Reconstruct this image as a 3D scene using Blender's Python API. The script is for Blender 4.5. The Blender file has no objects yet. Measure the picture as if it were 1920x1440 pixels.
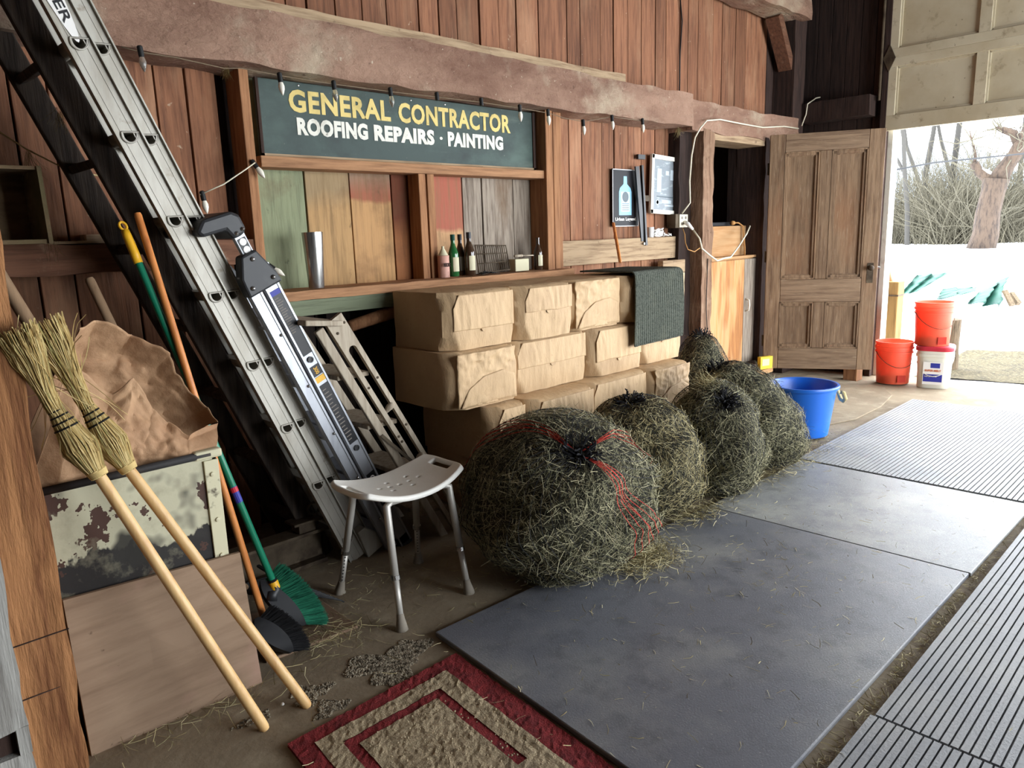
import bpy, bmesh, math, random
import numpy as np
from mathutils import Vector, Matrix, noise as mnoise

# ---------------------------------------------------------------- scene / camera / light
S = bpy.context.scene
C = S.collection
F = 1380.31
YAW, PITCH, ROLL = math.radians(44.213), math.radians(11.391), math.radians(-1.935)
H = 1.4
FW = Vector((math.sin(YAW)*math.cos(PITCH), math.cos(YAW)*math.cos(PITCH), -math.sin(PITCH)))
_r = Vector((math.cos(YAW), -math.sin(YAW), 0)); _u = _r.cross(FW)
RT = math.cos(ROLL)*_r + math.sin(ROLL)*_u
UP = -math.sin(ROLL)*_r + math.cos(ROLL)*_u
EYE = Vector((0, 0, H))
cam = bpy.data.cameras.new('camera'); camo = bpy.data.objects.new('camera', cam); C.objects.link(camo)
camo.matrix_world = Matrix(((RT.x, UP.x, -FW.x, 0), (RT.y, UP.y, -FW.y, 0), (RT.z, UP.z, -FW.z, H), (0, 0, 0, 1)))
cam.sensor_width = 36; cam.lens = F/1920*36; cam.clip_start = .02; cam.clip_end = 500
S.camera = camo
S.view_settings.view_transform = 'Standard'; S.view_settings.look = 'None'
S.view_settings.gamma = 1; S.view_settings.use_curve_mapping = False
S.view_settings.exposure = 3.3

world = bpy.data.worlds.new('winter_sky'); S.world = world; world.use_nodes = True
wn = world.node_tree.nodes; bg = wn['Background']
bg.inputs[0].default_value = (0.90, 0.95, 1.0, 1); bg.inputs[1].default_value = 1.6

def portal(name, loc, rot, sx, sy):
    l = bpy.data.lights.new(name, 'AREA'); l.shape = 'RECTANGLE'; l.size = sx; l.size_y = sy
    l.cycles.is_portal = True
    o = bpy.data.objects.new(name, l); C.objects.link(o); o.location = loc; o.rotation_euler = rot
portal('door_portal', (7.28, -.62, 1.1), (0, math.radians(90), 0), 2.3, 6.3)
portal('front_fill_portal', (4.75, -4.12, 1.55), (math.radians(90), 0, 0), 4.1, 3.1)  # sky portal for the added, unseen front opening that gives fill

def ray(px, py): return (px-960)/F*RT - (py-720)/F*UP + FW
def aty(px, py, Y): d = ray(px, py); return EYE + d*(Y/d.y)
def atx(px, py, X): d = ray(px, py); return EYE + d*(X/d.x)
def atz(px, py, z=0.): d = ray(px, py); return EYE + d*((z-H)/d.z)
def atd(px, py, D): d = ray(px, py); return EYE + d*(D/math.hypot(d.x, d.y))
V = Vector
rnd = random.Random(7)

# ---------------------------------------------------------------- materials
def lin(c): return tuple(((v/255)/12.92 if v/255 <= .04045 else ((v/255+.055)/1.055)**2.4) for v in c) + (1,)
MATS = {}
def pmat(name, col, rough=.8, metal=0., spec=.3, layers=(), bump=None, rand=0., island=None, zp=(), trans=0., ior=1.45, emis=None, attr=None):
    m = bpy.data.materials.new(name); m.use_nodes = True; MATS[name] = m
    n = m.node_tree.nodes; L = m.node_tree.links.new; b = n['Principled BSDF']
    b.inputs['Roughness'].default_value = rough; b.inputs['Metallic'].default_value = metal
    b.inputs['Specular IOR Level'].default_value = spec
    if trans: b.inputs['Transmission Weight'].default_value = trans; b.inputs['IOR'].default_value = ior
    tc = n.new('ShaderNodeTexCoord'); vec = tc.outputs['Object']
    oi = n.new('ShaderNodeObjectInfo')
    if rand:
        mu = n.new('ShaderNodeMath'); mu.operation = 'MULTIPLY'; mu.inputs[1].default_value = 57.3; L(oi.outputs['Random'], mu.inputs[0])
        ad = n.new('ShaderNodeVectorMath'); ad.operation = 'ADD'; L(vec, ad.inputs[0]); L(mu.outputs[0], ad.inputs[1]); vec2 = ad.outputs[0]
    else: vec2 = vec
    def noi(scale, st, detail=6.):
        mp = n.new('ShaderNodeMapping'); mp.inputs['Scale'].default_value = st; L(vec2, mp.inputs['Vector'])
        t = n.new('ShaderNodeTexNoise'); t.inputs['Scale'].default_value = scale; t.inputs['Detail'].default_value = detail
        t.inputs['Roughness'].default_value = .62; L(mp.outputs[0], t.inputs['Vector']); return t.outputs['Fac']
    def mix(fac, a, bcol, blend='MIX'):
        x = n.new('ShaderNodeMix'); x.data_type = 'RGBA'; x.blend_type = blend
        if isinstance(fac, float): x.inputs[0].default_value = fac
        else: L(fac, x.inputs[0])
        for s, v in ((6, a), (7, bcol)):
            if isinstance(v, tuple): x.inputs[s].default_value = v
            else: L(v, x.inputs[s])
        return x.outputs[2]
    def rng(src, lo, hi, a=0., bb=1.):
        r = n.new('ShaderNodeMapRange'); r.inputs[1].default_value = lo; r.inputs[2].default_value = hi
        r.inputs[3].default_value = a; r.inputs[4].default_value = bb; L(src, r.inputs[0]); return r.outputs[0]
    cur = lin(col)
    if island:
        g = n.new('ShaderNodeNewGeometry'); rp = n.new('ShaderNodeValToRGB'); L(g.outputs['Random Per Island'], rp.inputs[0])
        e = rp.color_ramp.elements
        while len(e) < len(island): e.new(.5)
        for i, c in enumerate(island): e[i].position = i/(len(island)-1); e[i].color = lin(c)
        cur = rp.outputs[0]
    for (c2, z0, soft, amp, sc) in zp:      # paint that covers the board above height z0 (local), ragged edge
        sp = n.new('ShaderNodeSeparateXYZ'); L(vec, sp.inputs[0])
        nz = noi(sc, (1, 1, .6)); a1 = n.new('ShaderNodeMath'); a1.operation = 'MULTIPLY_ADD'; a1.inputs[1].default_value = amp
        L(nz, a1.inputs[0]); L(sp.outputs['Z'], a1.inputs[2])
        cur = mix(rng(a1.outputs[0], z0+amp*.5-soft, z0+amp*.5+soft), cur, lin(c2))
    for ly in layers:
        sc, st, c2, lo, hi = ly[:5]; det = ly[5] if len(ly) > 5 else 6.; am = ly[6] if len(ly) > 6 else 1.
        cur = mix(rng(noi(sc, st, det), lo, hi, 0., am), cur, lin(c2))
    if rand:
        hv = n.new('ShaderNodeHueSaturation'); L(cur, hv.inputs['Color']) if not isinstance(cur, tuple) else setattr(hv.inputs['Color'], 'default_value', cur)
        L(rng(oi.outputs['Random'], 0, 1, 1-rand, 1+rand), hv.inputs['Value']); cur = hv.outputs[0]
    if isinstance(cur, tuple): b.inputs['Base Color'].default_value = cur
    else: L(cur, b.inputs['Base Color'])
    if bump:
        sc, st, strg, dist = bump
        bp = n.new('ShaderNodeBump'); bp.inputs['Strength'].default_value = strg; bp.inputs['Distance'].default_value = dist
        L(noi(sc, st, 8.), bp.inputs['Height']); L(bp.outputs[0], b.inputs['Normal'])
    if emis:
        b.inputs['Emission Color'].default_value = lin(col); b.inputs['Emission Strength'].default_value = emis
    return m
M = MATS
GZ, GX, GY = (14, 14, 1), (1, 14, 14), (14, 1, 14)      # grain direction
pmat('barn_board', (140, 96, 70), .85, layers=[(3.2, GZ, (94, 62, 46), .42, .72), (1.1, (3, 3, 1), (172, 134, 104), .52, .76, 5., .75), (9, GZ, (62, 42, 34), .62, .76, 6., .8), (26, (1, 1, 1), (196, 176, 150), .70, .76, 3., .6)], bump=(5, GZ, .35, .01), rand=.22)
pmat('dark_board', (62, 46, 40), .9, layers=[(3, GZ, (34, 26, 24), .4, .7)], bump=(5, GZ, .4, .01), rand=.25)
pmat('dark_shade_board', (44, 34, 28), .9, layers=[(3, GZ, (22, 17, 15), .4, .7)], bump=(5, GZ, .4, .01), rand=.25)  # shelf shade put into the near-black of boards below; dark lumber shares it
pmat('grey_board', (150, 138, 124), .9, layers=[(4, GZ, (92, 80, 70), .42, .7), (1.5, (3, 3, 1), (110, 88, 68), .55, .75)], bump=(6, GZ, .5, .01), rand=.12)
pmat('beam_wood', (160, 128, 108), .92, layers=[(1.6, (1, 3, 3), (124, 92, 76), .40, .66), (2.1, (1, 1, 1), (184, 168, 144), .50, .68, 9., .9), (22, (1, 1, 1), (86, 62, 50), .64, .74), (40, (1, 1, 1), (206, 192, 168), .68, .74, 3., .8)], bump=(12, (1, 1.6, 1.6), 1., .03), rand=.1)
pmat('ledge_wood', (172, 148, 118), .92, layers=[(3, GX, (120, 96, 74), .45, .7), (14, (1, 1, 1), (100, 82, 66), .62, .75)], bump=(8, GX, .4, .01), rand=.08)
pmat('stud_wood', (164, 118, 82), .85, layers=[(3, GZ, (122, 82, 56), .42, .7), (18, (1, 1, 1), (70, 42, 28), .68, .78)], bump=(6, GZ, .4, .01), rand=.1)
pmat('stud_wood_x', (174, 130, 94), .85, layers=[(3, GX, (126, 90, 64), .42, .7), (18, (1, 1, 1), (80, 52, 36), .66, .78)], bump=(6, GX, .4, .01), rand=.1)
pmat('girt_wood', (118, 82, 62), .9, layers=[(3, GX, (84, 56, 42), .42, .7), (14, (1, 1, 1), (140, 112, 90), .6, .75)], bump=(7, GX, .5, .012), rand=.1)
pmat('post_wood', (168, 118, 76), .85, layers=[(2.4, GZ, (112, 70, 42), .42, .68), (5, (9, 9, 1), (74, 44, 28), .62, .78)], bump=(4, (10, 10, 1.2), .9, .02), rand=.06)
pmat('post_grey', (158, 156, 150), .9, layers=[(3, GZ, (112, 108, 102), .45, .7), (3, (2, 2, 1), (200, 198, 190), .58, .7)], bump=(5, GZ, .6, .012))
pmat('post_rough', (142, 112, 90), .9, layers=[(2.5, GZ, (104, 78, 60), .42, .68), (14, (1, 1, 1), (80, 58, 44), .62, .74), (3, (1, 1, 1), (170, 144, 120), .55, .72)], bump=(9, (3, 3, 1), .8, .02))
pmat('green_trim', (116, 124, 100), .8, layers=[(4, GX, (86, 88, 70), .5, .75)], bump=(6, GX, .3, .008))
def niche(name, base, zps, extra=()):
    pmat(name, base, .85, zp=zps, layers=[(3.5, GZ, tuple(int(v*.66) for v in base), .46, .72, 6., .7), (7, (2, 2, 1), tuple(int(v*.6) for v in base), .64, .74), (2.4, (1, 1, 1), (98, 70, 50), .56, .74, 6., .7)] + list(extra), bump=(5, GZ, .3, .008), rand=.05)
niche('niche_green', (132, 138, 108), [], [(2.5, (1, 1, 1), (170, 140, 100), .62, .75)])
niche('niche_mix', (176, 140, 96), [((150, 128, 96), .44, .05, .16, 4), ((148, 132, 112), .62, .05, .12, 4)])
niche('niche_red', (178, 138, 94), [((150, 92, 70), .44, .012, .12, 4), ((134, 112, 92), .52, .05, .12, 3), ((142, 92, 72), .62, .06, .12, 3)])
niche('niche_brown', (150, 98, 62), [((104, 58, 40), .30, .06, .2, 3)])
niche('niche_red2', (190, 150, 110), [((160, 92, 74), .27, .012, .08, 5)])
pmat('concrete', (146, 132, 110), .88, layers=[(1.2, (1, 1, 1), (116, 102, 84), .42, .7), (7, (1, 1, 1), (158, 146, 124), .5, .75), (30, (1, 1, 1), (84, 72, 58), .66, .74)], bump=(28, (1, 1, 1), .25, .01))
pmat('aggregate', (176, 164, 142), .95, layers=[(60, (1, 1, 1), (84, 74, 60), .45, .6)], bump=(70, (1, 1, 1), 1., .02))
pmat('rubber_pale', (126, 128, 130), .42, spec=.5, layers=[(1.6, (1, 1, 1), (164, 164, 158), .44, .66), (8, (1, 1, 1), (110, 112, 116), .5, .72), (150, (1, 1, 1), (184, 182, 174), .60, .70)], bump=(160, (1, 1, 1), .25, .004))  # paler grey rubber with lighter mottling and specks
pmat('rubber', (104, 106, 113), .40, spec=.5, layers=[(1.7, (1, 1, 1), (136, 136, 134), .46, .70), (9, (1, 1, 1), (86, 88, 94), .5, .75), (150, (1, 1, 1), (150, 150, 146), .62, .72)], bump=(160, (1, 1, 1), .25, .004))
pmat('rubber_rib', (138, 140, 143), .5, spec=.4, layers=[(2.5, (1, 1, 1), (162, 162, 158), .45, .75), (40, (1, 1, 1), (118, 120, 122), .55, .75)], bump=(120, (1, 1, 1), .3, .004))  # sheen of grazing door light put into the rib grey
pmat('kraft', (194, 164, 126), .68, spec=.3, layers=[(2.2, (1, 1, 1), (176, 146, 112), .45, .75), (30, (1, 1, 1), (168, 138, 106), .62, .8)], bump=(9, (1.6, 1, .5), .5, .02), rand=.06)
pmat('kraft_bag', (176, 140, 106), .75, layers=[(3, (1, 1, 1), (144, 106, 76), .42, .7), (1.2, (1, 1, 1), (188, 152, 118), .55, .7)], bump=(6, (1, 1, 1), .6, .02))
pmat('alu_old', (168, 164, 154), .5, metal=.3, spec=.5, layers=[(2, (4, 4, 1), (128, 120, 104), .45, .75), (18, (1, 1, 1), (116, 104, 84), .62, .78)], bump=(60, (6, 6, 1), .08, .003))
pmat('alu_new', (158, 161, 167), .36, metal=.45, spec=.5, layers=[(3, (6, 6, 1), (130, 132, 138), .5, .8)])
pmat('alu_satin', (196, 192, 184), .5, metal=.4, spec=.5)
pmat('steel', (190, 190, 188), .26, metal=.9, spec=.5, layers=[(3, (8, 8, 1), (130, 126, 120), .45, .8)])
pmat('rust_steel', (92, 80, 64), .7, metal=.3, layers=[(6, (1, 1, 1), (54, 42, 32), .45, .65), (14, (1, 1, 1), (110, 96, 78), .6, .75)], bump=(20, (1, 1, 1), .4, .006))
pmat('wood_ladder', (66, 56, 48), .88, layers=[(3, GZ, (30, 25, 22), .4, .7), (5, (3, 3, 1), (78, 66, 54), .6, .8)], bump=(6, GZ, .5, .008), rand=.1)
pmat('step_wood', (172, 160, 142), .85, layers=[(3, GZ, (134, 120, 102), .45, .72), (12, (2, 2, 1), (108, 92, 74), .64, .78)], bump=(6, GZ, .35, .006), rand=.06)
pmat('black_plastic', (34, 35, 38), .5, spec=.45, layers=[(14, (1, 1, 1), (52, 52, 52), .55, .8)])
pmat('black_label', (24, 24, 28), .4)
pmat('white_plastic', (236, 234, 226), .45, spec=.45, layers=[(4, (1, 1, 1), (220, 216, 204), .5, .8)], bump=(220, (1, 1, 1), .2, .003))
pmat('rubber_foot', (132, 124, 112), .8)
pmat('broom_handle', (218, 180, 124), .42, spec=.4, layers=[(3, GZ, (192, 146, 92), .45, .75)], rand=.06)
pmat('orange_handle', (206, 132, 70), .45, spec=.4, layers=[(3, GZ, (168, 96, 48), .45, .75)])
pmat('grey_handle', (150, 122, 94), .8, layers=[(3, GZ, (116, 92, 70), .45, .75)], bump=(5, GZ, .3, .005))
pmat('green_handle', (20, 118, 88), .35, spec=.5)
pmat('yellow_plastic', (232, 176, 38), .45, spec=.4)
pmat('straw_bristle', (190, 160, 100), .8, island=[(120, 98, 58), (168, 140, 84), (196, 168, 108), (216, 194, 138), (150, 140, 84)])
pmat('straw_core', (120, 98, 60), .9, bump=(40, (4, 4, 1), .6, .01))
pmat('thread_black', (26, 24, 24), .8)
pmat('green_bristle', (30, 112, 84), .7, island=[(14, 66, 50), (26, 100, 76), (48, 134, 102), (20, 86, 64)])
pmat('black_bristle', (28, 28, 30), .7, island=[(16, 16, 18), (30, 30, 32), (48, 48, 50)])
pmat('hay', (128, 126, 92), .85, island=[(70, 70, 52), (132, 130, 100), (180, 174, 140), (104, 104, 80), (206, 196, 158), (120, 118, 92)])
pmat('hay_tan', (150, 136, 92), .85, island=[(112, 102, 70), (160, 146, 104), (196, 182, 136), (140, 134, 98), (212, 200, 158), (124, 118, 84)])
pmat('hay_core', (62, 60, 45), .95, layers=[(40, (1, 1, 1), (26, 26, 20), .45, .62), (24, (1, 1, 1), (92, 90, 62), .58, .72)], bump=(50, (1, 1, 1), 1., .02))
pmat('net_black', (22, 22, 26), .7); pmat('net_red', (196, 62, 50), .7); pmat('net_green', (60, 120, 84), .7); pmat('net_blue', (60, 62, 120), .7)
pmat('rug_red', (132, 40, 42), .95, layers=[(30, (1, 1, 1), (96, 28, 32), .45, .7), (3, (1, 1, 1), (128, 72, 64), .6, .8)], bump=(180, (1, 1, 1), .9, .01))
pmat('rug_beige', (176, 158, 128), .95, layers=[(40, (1, 1, 1), (140, 122, 96), .45, .7), (3, (1, 1, 1), (118, 106, 92), .55, .75)], bump=(160, (1, 1, 1), .9, .01))
pmat('towel', (88, 92, 82), .95, layers=[(90, (1, 1, 1), (60, 64, 58), .45, .65), (4, (1, 1, 1), (104, 106, 92), .55, .75)], bump=(150, (1, 1, 1), .8, .008))
pmat('sign_green', (56, 70, 66), .6, layers=[(2.2, (1, 1, 2), (74, 92, 84), .48, .72), (5, (1, 1, 1), (44, 54, 52), .5, .75), (60, (1, 1, 1), (150, 150, 136), .68, .73), (3, (.6, 1, 3), (96, 108, 98), .56, .74, 8., .6)], bump=(30, (1, 1, 1), .15, .004))
pmat('sign_yellow', (214, 192, 120), .7, layers=[(9, (1, 1, 1), (176, 156, 96), .5, .75), (40, (1, 1, 1), (96, 94, 74), .66, .74)])
pmat('sign_white', (220, 218, 206), .7, layers=[(9, (1, 1, 1), (186, 182, 168), .52, .75), (30, (1, 1, 1), (110, 106, 96), .64, .72)])
pmat('cab_paint', (36, 32, 30), .6, zp=[((180, 176, 150), .535, .004, .34, 4)], layers=[(7., (1, 1, 1), (70, 46, 36), .565, .57, 5.), (5, (1, 1, 1), (44, 42, 38), .53, .64, 3., .95), (9, (1, 1, 1), (150, 144, 120), .55, .8)], bump=(5, (1, 1, 1), .3, .01))
pmat('cab_black', (38, 36, 36), .7, layers=[(8, (1, 1, 1), (70, 60, 52), .55, .75)], bump=(30, (1, 1, 1), .4, .006))
pmat('cab_cream', (196, 190, 160), .6, layers=[(12, (1, 1, 1), (84, 74, 60), .6, .68)])
pmat('plywood', (146, 122, 100), .8, layers=[(2.2, (1, 3, 9), (122, 98, 78), .42, .7), (3, (1, 1, 1), (154, 122, 106), .56, .75), (30, (1, 1, 1), (104, 84, 66), .68, .76)], bump=(10, (1, 3, 8), .15, .004))
pmat('fir_ply', (196, 154, 108), .7, layers=[(1.3, (5, 5, 1), (160, 108, 66), .47, .56, 2.), (4, GZ, (196, 138, 82), .45, .7)], bump=(5, GZ, .15, .004))
pmat('fir_board', (186, 148, 106), .75, layers=[(2.5, GX, (170, 122, 76), .45, .7)])
pmat('door_wood', (140, 114, 88), .62, layers=[(3, GZ, (98, 74, 54), .42, .7), (1.1, (3, 3, 1), (138, 98, 68), .54, .74, 4., .6), (8, GZ, (172, 150, 124), .58, .74, 6., .8)], bump=(6, GZ, .45, .006), rand=.16)
pmat('door_rail_wood', (140, 116, 92), .62, layers=[(3, GX, (98, 76, 58), .42, .7), (8, GX, (172, 150, 124), .58, .74, 6., .8)], bump=(6, GX, .45, .006), rand=.12)
pmat('garage_paint', (202, 192, 166), .75, layers=[(1.4, (1, 1, 1), (180, 166, 136), .45, .7), (9, (1, 1, 1), (150, 134, 108), .58, .74), (26, (1, 1, 1), (88, 72, 56), .67, .73)], bump=(18, (1, 1, 1), .25, .006), rand=.04)
pmat('white_trim', (222, 220, 208), .7, layers=[(8, (1, 1, 1), (180, 172, 154), .55, .75)])
pmat('tub_blue', (24, 98, 196), .38, spec=.5, layers=[(3, (1, 1, 1), (40, 116, 206), .5, .75)])
pmat('rope', (196, 178, 128), .9, bump=(80, (1, 1, 1), .8, .006))
pmat('bucket_orange', (250, 112, 76), .4, spec=.5)
M['bucket_orange'].node_tree.nodes['Principled BSDF'].inputs['Transmission Weight'].default_value = .5
M['bucket_orange'].node_tree.nodes['Principled BSDF'].inputs['Roughness'].default_value = .55
pmat('bucket_fill', (170, 48, 34), .8)
pmat('pail_white', (222, 220, 206), .45, spec=.4); pmat('pail_lid', (190, 48, 62), .5); pmat('label_blue', (52, 58, 150), .5); pmat('label_white', (236, 234, 230), .5); pmat('label_orange', (206, 110, 60), .5)
pmat('cord_white', (222, 214, 190), .6); pmat('light_wire', (120, 104, 84), .8); pmat('cord_black', (28, 28, 30), .6); pmat('cord_tan', (190, 140, 84), .6)
pmat('bulb_white', (232, 226, 210), .35, spec=.5); pmat('bulb_clear', (214, 210, 200), .15, spec=.5, trans=.8); pmat('socket_black', (30, 30, 30), .6)
pmat('poster_black', (30, 30, 34), .5, spec=.2); pmat('poster_edge', (196, 196, 196), .4)
pmat('bottle_blue', (126, 178, 204), .4); pmat('bottle_pale', (178, 208, 222), .4)
pmat('frame_white', (236, 232, 220), .6); pmat('picture_grey', (132, 140, 146), .45, spec=.25, layers=[(3, (1, 1, 1), (120, 132, 140), .45, .7), (14, (1, 1, 3), (176, 184, 188), .55, .7)])
pmat('picture_light', (182, 194, 202), .45, spec=.25); pmat('picture_dark', (84, 96, 104), .45, spec=.25)
pmat('black_bar', (26, 26, 28), .45, spec=.5)
pmat('glass_green', (34, 92, 48), .12, spec=.6, layers=[(20, (1, 1, 1), (70, 90, 60), .55, .8)]); pmat('glass_brown', (58, 40, 28), .12, spec=.6, layers=[(20, (1, 1, 1), (96, 84, 66), .55, .8)])
pmat('can_pink', (196, 150, 134), .5, layers=[(14, (1, 1, 1), (150, 104, 90), .5, .7)]); pmat('label_teal', (120, 170, 172), .5)
pmat('carton_yellow', (232, 204, 62), .6); pmat('outlet_ivory', (222, 216, 196), .5); pmat('box_grey', (120, 112, 104), .6)
pmat('crate_wood', (130, 108, 82), .88, layers=[(3, (2, 2, 5), (90, 72, 52), .42, .7), (2, (1, 1, 1), (100, 92, 62), .52, .7)], bump=(6, (2, 2, 6), .4, .008), rand=.1)
pmat('snow', (240, 243, 248), .8, bump=(3, (1, 1, 1), .3, .05))
pmat('straw_ground', (72, 64, 44), .95, layers=[(6, (1, 1, 1), (54, 47, 32), .45, .65), (40, (1, 1, 1), (104, 96, 70), .5, .65)], bump=(60, (1, 1, 1), .8, .02))
pmat('bark', (64, 52, 42), .95, layers=[(8, (2, 2, .6), (38, 30, 25), .45, .65)], bump=(16, (2, 2, .6), 1., .04))
pmat('twig', (66, 62, 50), .95); pmat('twig_grey', (48, 46, 43), .95); pmat('hill', (96, 104, 114), 1.)
pmat('tarp', (18, 66, 54), .6, spec=.2, layers=[(3, (1, 1, 1), (12, 48, 42), .45, .7)])
pmat('post_pale', (140, 112, 66), .85, layers=[(3, GZ, (110, 86, 48), .45, .7)]); pmat('pipe_copper', (188, 120, 84), .5)
pmat('log', (104, 88, 68), .9, layers=[(8, GZ, (60, 50, 38), .45, .65)], bump=(10, GZ, .8, .02))
pmat('cobweb', (170, 150, 120), .9)
pmat('fabric_dark', (40, 38, 36), .9)

# ---------------------------------------------------------------- mesh builder
class MB:
    def __init__(s): s.v = []; s.f = []
    def add(s, vs, fs):
        o = len(s.v); s.v += [tuple(v) for v in vs]; s.f += [tuple(i+o for i in f) for f in fs]; return s
    def box(s, lo, hi, mat=None):
        (a, b, c), (d, e, g) = lo, hi
        vs = [V((x, y, z)) for z in (c, g) for y in (b, e) for x in (a, d)]
        if mat is not None: vs = [mat @ v for v in vs]
        return s.add(vs, [(0, 2, 3, 1), (4, 5, 7, 6), (0, 1, 5, 4), (2, 6, 7, 3), (0, 4, 6, 2), (1, 3, 7, 5)])
    def bar(s, p, q, w, t, up=(0, 0, 1)):
        p, q = V(p), V(q); d = (q-p).normalized(); a = d.cross(V(up))
        if a.length < 1e-5: a = d.cross(V((1, 0, 0)))
        a.normalize(); b = a.cross(d)
        vs = [e + a*(i*w/2) + b*(j*t/2) for e in (p, q) for j in (-1, 1) for i in (-1, 1)]
        return s.add(vs, [(0, 1, 3, 2), (4, 6, 7, 5), (0, 4, 5, 1), (2, 3, 7, 6), (0, 2, 6, 4), (1, 5, 7, 3)])
    def tube(s, pts, r, n=8, cap=True):
        pts = [V(p) for p in pts]; k = len(pts); rs = r if isinstance(r, (list, tuple)) else [r]*k
        o = len(s.v); a = None
        for i, p in enumerate(pts):
            d = (pts[min(i+1, k-1)] - pts[max(i-1, 0)]).normalized()
            if a is None: a = d.cross(V((0, 0, 1)) if abs(d.z) < .9 else V((1, 0, 0))).normalized()
            else: a = (a - d*a.dot(d)).normalized()
            b = d.cross(a)
            for j in range(n):
                t = 2*math.pi*j/n; s.v.append(tuple(p + (a*math.cos(t)+b*math.sin(t))*rs[i]))
        for i in range(k-1):
            for j in range(n):
                s.f.append((o+i*n+j, o+i*n+(j+1) % n, o+(i+1)*n+(j+1) % n, o+(i+1)*n+j))
        if cap: s.f.append(tuple(o+j for j in reversed(range(n)))); s.f.append(tuple(o+(k-1)*n+j for j in range(n)))
        return s
    def lathe(s, prof, n=24, mat=None, sx=1., sy=1.):
        o = len(s.v); k = len(prof)
        for r, z in prof:
            for j in range(n):
                t = 2*math.pi*j/n; v = V((r*math.cos(t)*sx, r*math.sin(t)*sy, z)); s.v.append(tuple(mat @ v if mat is not None else v))
        for i in range(k-1):
            for j in range(n): s.f.append((o+i*n+j, o+i*n+(j+1) % n, o+(i+1)*n+(j+1) % n, o+(i+1)*n+j))
        if prof[0][0] > 1e-6: s.f.append(tuple(o+j for j in reversed(range(n))))
        if prof[-1][0] > 1e-6: s.f.append(tuple(o+(k-1)*n+j for j in range(n)))
        return s
    def prism(s, outline, t0, t1, mat=None):
        # outline in (x,z); extruded along y from t0 to t1
        n = len(outline); vs = [V((x, y, z)) for y in (t0, t1) for x, z in outline]
        if mat is not None: vs = [mat @ v for v in vs]
        return s.add(vs, [tuple(range(n)), tuple(reversed(range(n, 2*n)))] + [(i, i+n, (i+1) % n+n, (i+1) % n) for i in range(n)])
    def grid(s, fn, nu, nv):
        o = len(s.v)
        for j in range(nv+1):
            for i in range(nu+1): s.v.append(tuple(fn(i/nu, j/nv)))
        for j in range(nv):
            for i in range(nu): a = o+j*(nu+1)+i; s.f.append((a, a+1, a+nu+2, a+nu+1))
        return s
    def build(s, name, mat, parent=None, smooth=False, off=True, bevel=0, solid=0, sub=0, origin=None):
        me = bpy.data.meshes.new(name); me.from_pydata(s.v, [], s.f)
        o = bpy.data.objects.new(name, me); C.objects.link(o)
        base = None
        if parent is not None: o.parent = parent; base = V(ABS.get(parent.name, (0, 0, 0))) if off else None
        if origin is not None:
            w = V(origin); me.transform(Matrix.Translation(-w)); o.location = w - (base or V((0, 0, 0))) if off else w; ABS[o.name] = tuple(w)
        elif base is not None: me.transform(Matrix.Translation(-base)); ABS[o.name] = tuple(base)
        else: ABS[o.name] = (0, 0, 0)
        me.materials.append(M[mat] if isinstance(mat, str) else mat)
        bm = bmesh.new(); bm.from_mesh(me); bmesh.ops.recalc_face_normals(bm, faces=bm.faces); bm.to_mesh(me); bm.free()
        if smooth:
            for p in me.polygons: p.use_smooth = True
        if solid: x = o.modifiers.new('s', 'SOLIDIFY'); x.thickness = solid; x.offset = 0
        if bevel: x = o.modifiers.new('b', 'BEVEL'); x.width = bevel; x.segments = 2; x.limit_method = 'ANGLE'
        if sub: x = o.modifiers.new('u', 'SUBSURF'); x.levels = sub; x.render_levels = sub
        if smooth == 'auto':
            me.set_sharp_from_angle(angle=math.radians(40))
        return o
ABS = {}
def tag(o, label, cat, group=None, kind=None):
    if label: o['label'] = label
    if cat: o['category'] = cat
    if group: o['group'] = group
    if kind: o['kind'] = kind
    return o
def thing(name, label, cat, loc=(0, 0, 0), group=None, rot=None):
    o = bpy.data.objects.new(name, None); C.objects.link(o); o.location = loc; o.empty_display_size = .05
    if rot is not None: o.rotation_euler = rot
    ABS[o.name] = tuple(loc) if rot is None else (0, 0, 0)
    return tag(o, label, cat, group)
def struct(o): o['kind'] = 'structure'; return o
def nz(v, sc, seed=0.): return mnoise.noise(V((v[0]*sc+seed, v[1]*sc+seed*1.7, v[2]*sc-seed)))
def rough_box(lo, hi, seg, amp, sc=6., seed=0.):
    # subdivided box with hand-hewn unevenness
    b = bmesh.new(); nx, ny, nzz = seg
    lo, hi = V(lo), V(hi); mb = MB()
    def P(u, v, w):
        p = V((lo.x+(hi.x-lo.x)*u, lo.y+(hi.y-lo.y)*v, lo.z+(hi.z-lo.z)*w))
        return p + V((nz(p, sc, seed), nz(p, sc, seed+9), nz(p, sc, seed+21)))*amp
    for f, a, c in ((lambda u, v: P(u, v, 0), nx, ny), (lambda u, v: P(u, v, 1), nx, ny), (lambda u, v: P(u, 0, v), nx, nzz), (lambda u, v: P(u, 1, v), nx, nzz), (lambda u, v: P(0, u, v), ny, nzz), (lambda u, v: P(1, u, v), ny, nzz)):
        mb.grid(f, a, c)
    me = bpy.data.meshes.new('t'); me.from_pydata(mb.v, [], mb.f); b.from_mesh(me); bmesh.ops.remove_doubles(b, verts=b.verts, dist=1e-5)
    b.verts.ensure_lookup_table(); out = MB(); b.verts.index_update()
    out.v = [tuple(v.co) for v in b.verts]; out.f = [tuple(x.index for x in f.verts) for f in b.faces]; b.free(); bpy.data.meshes.remove(me); return out
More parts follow.
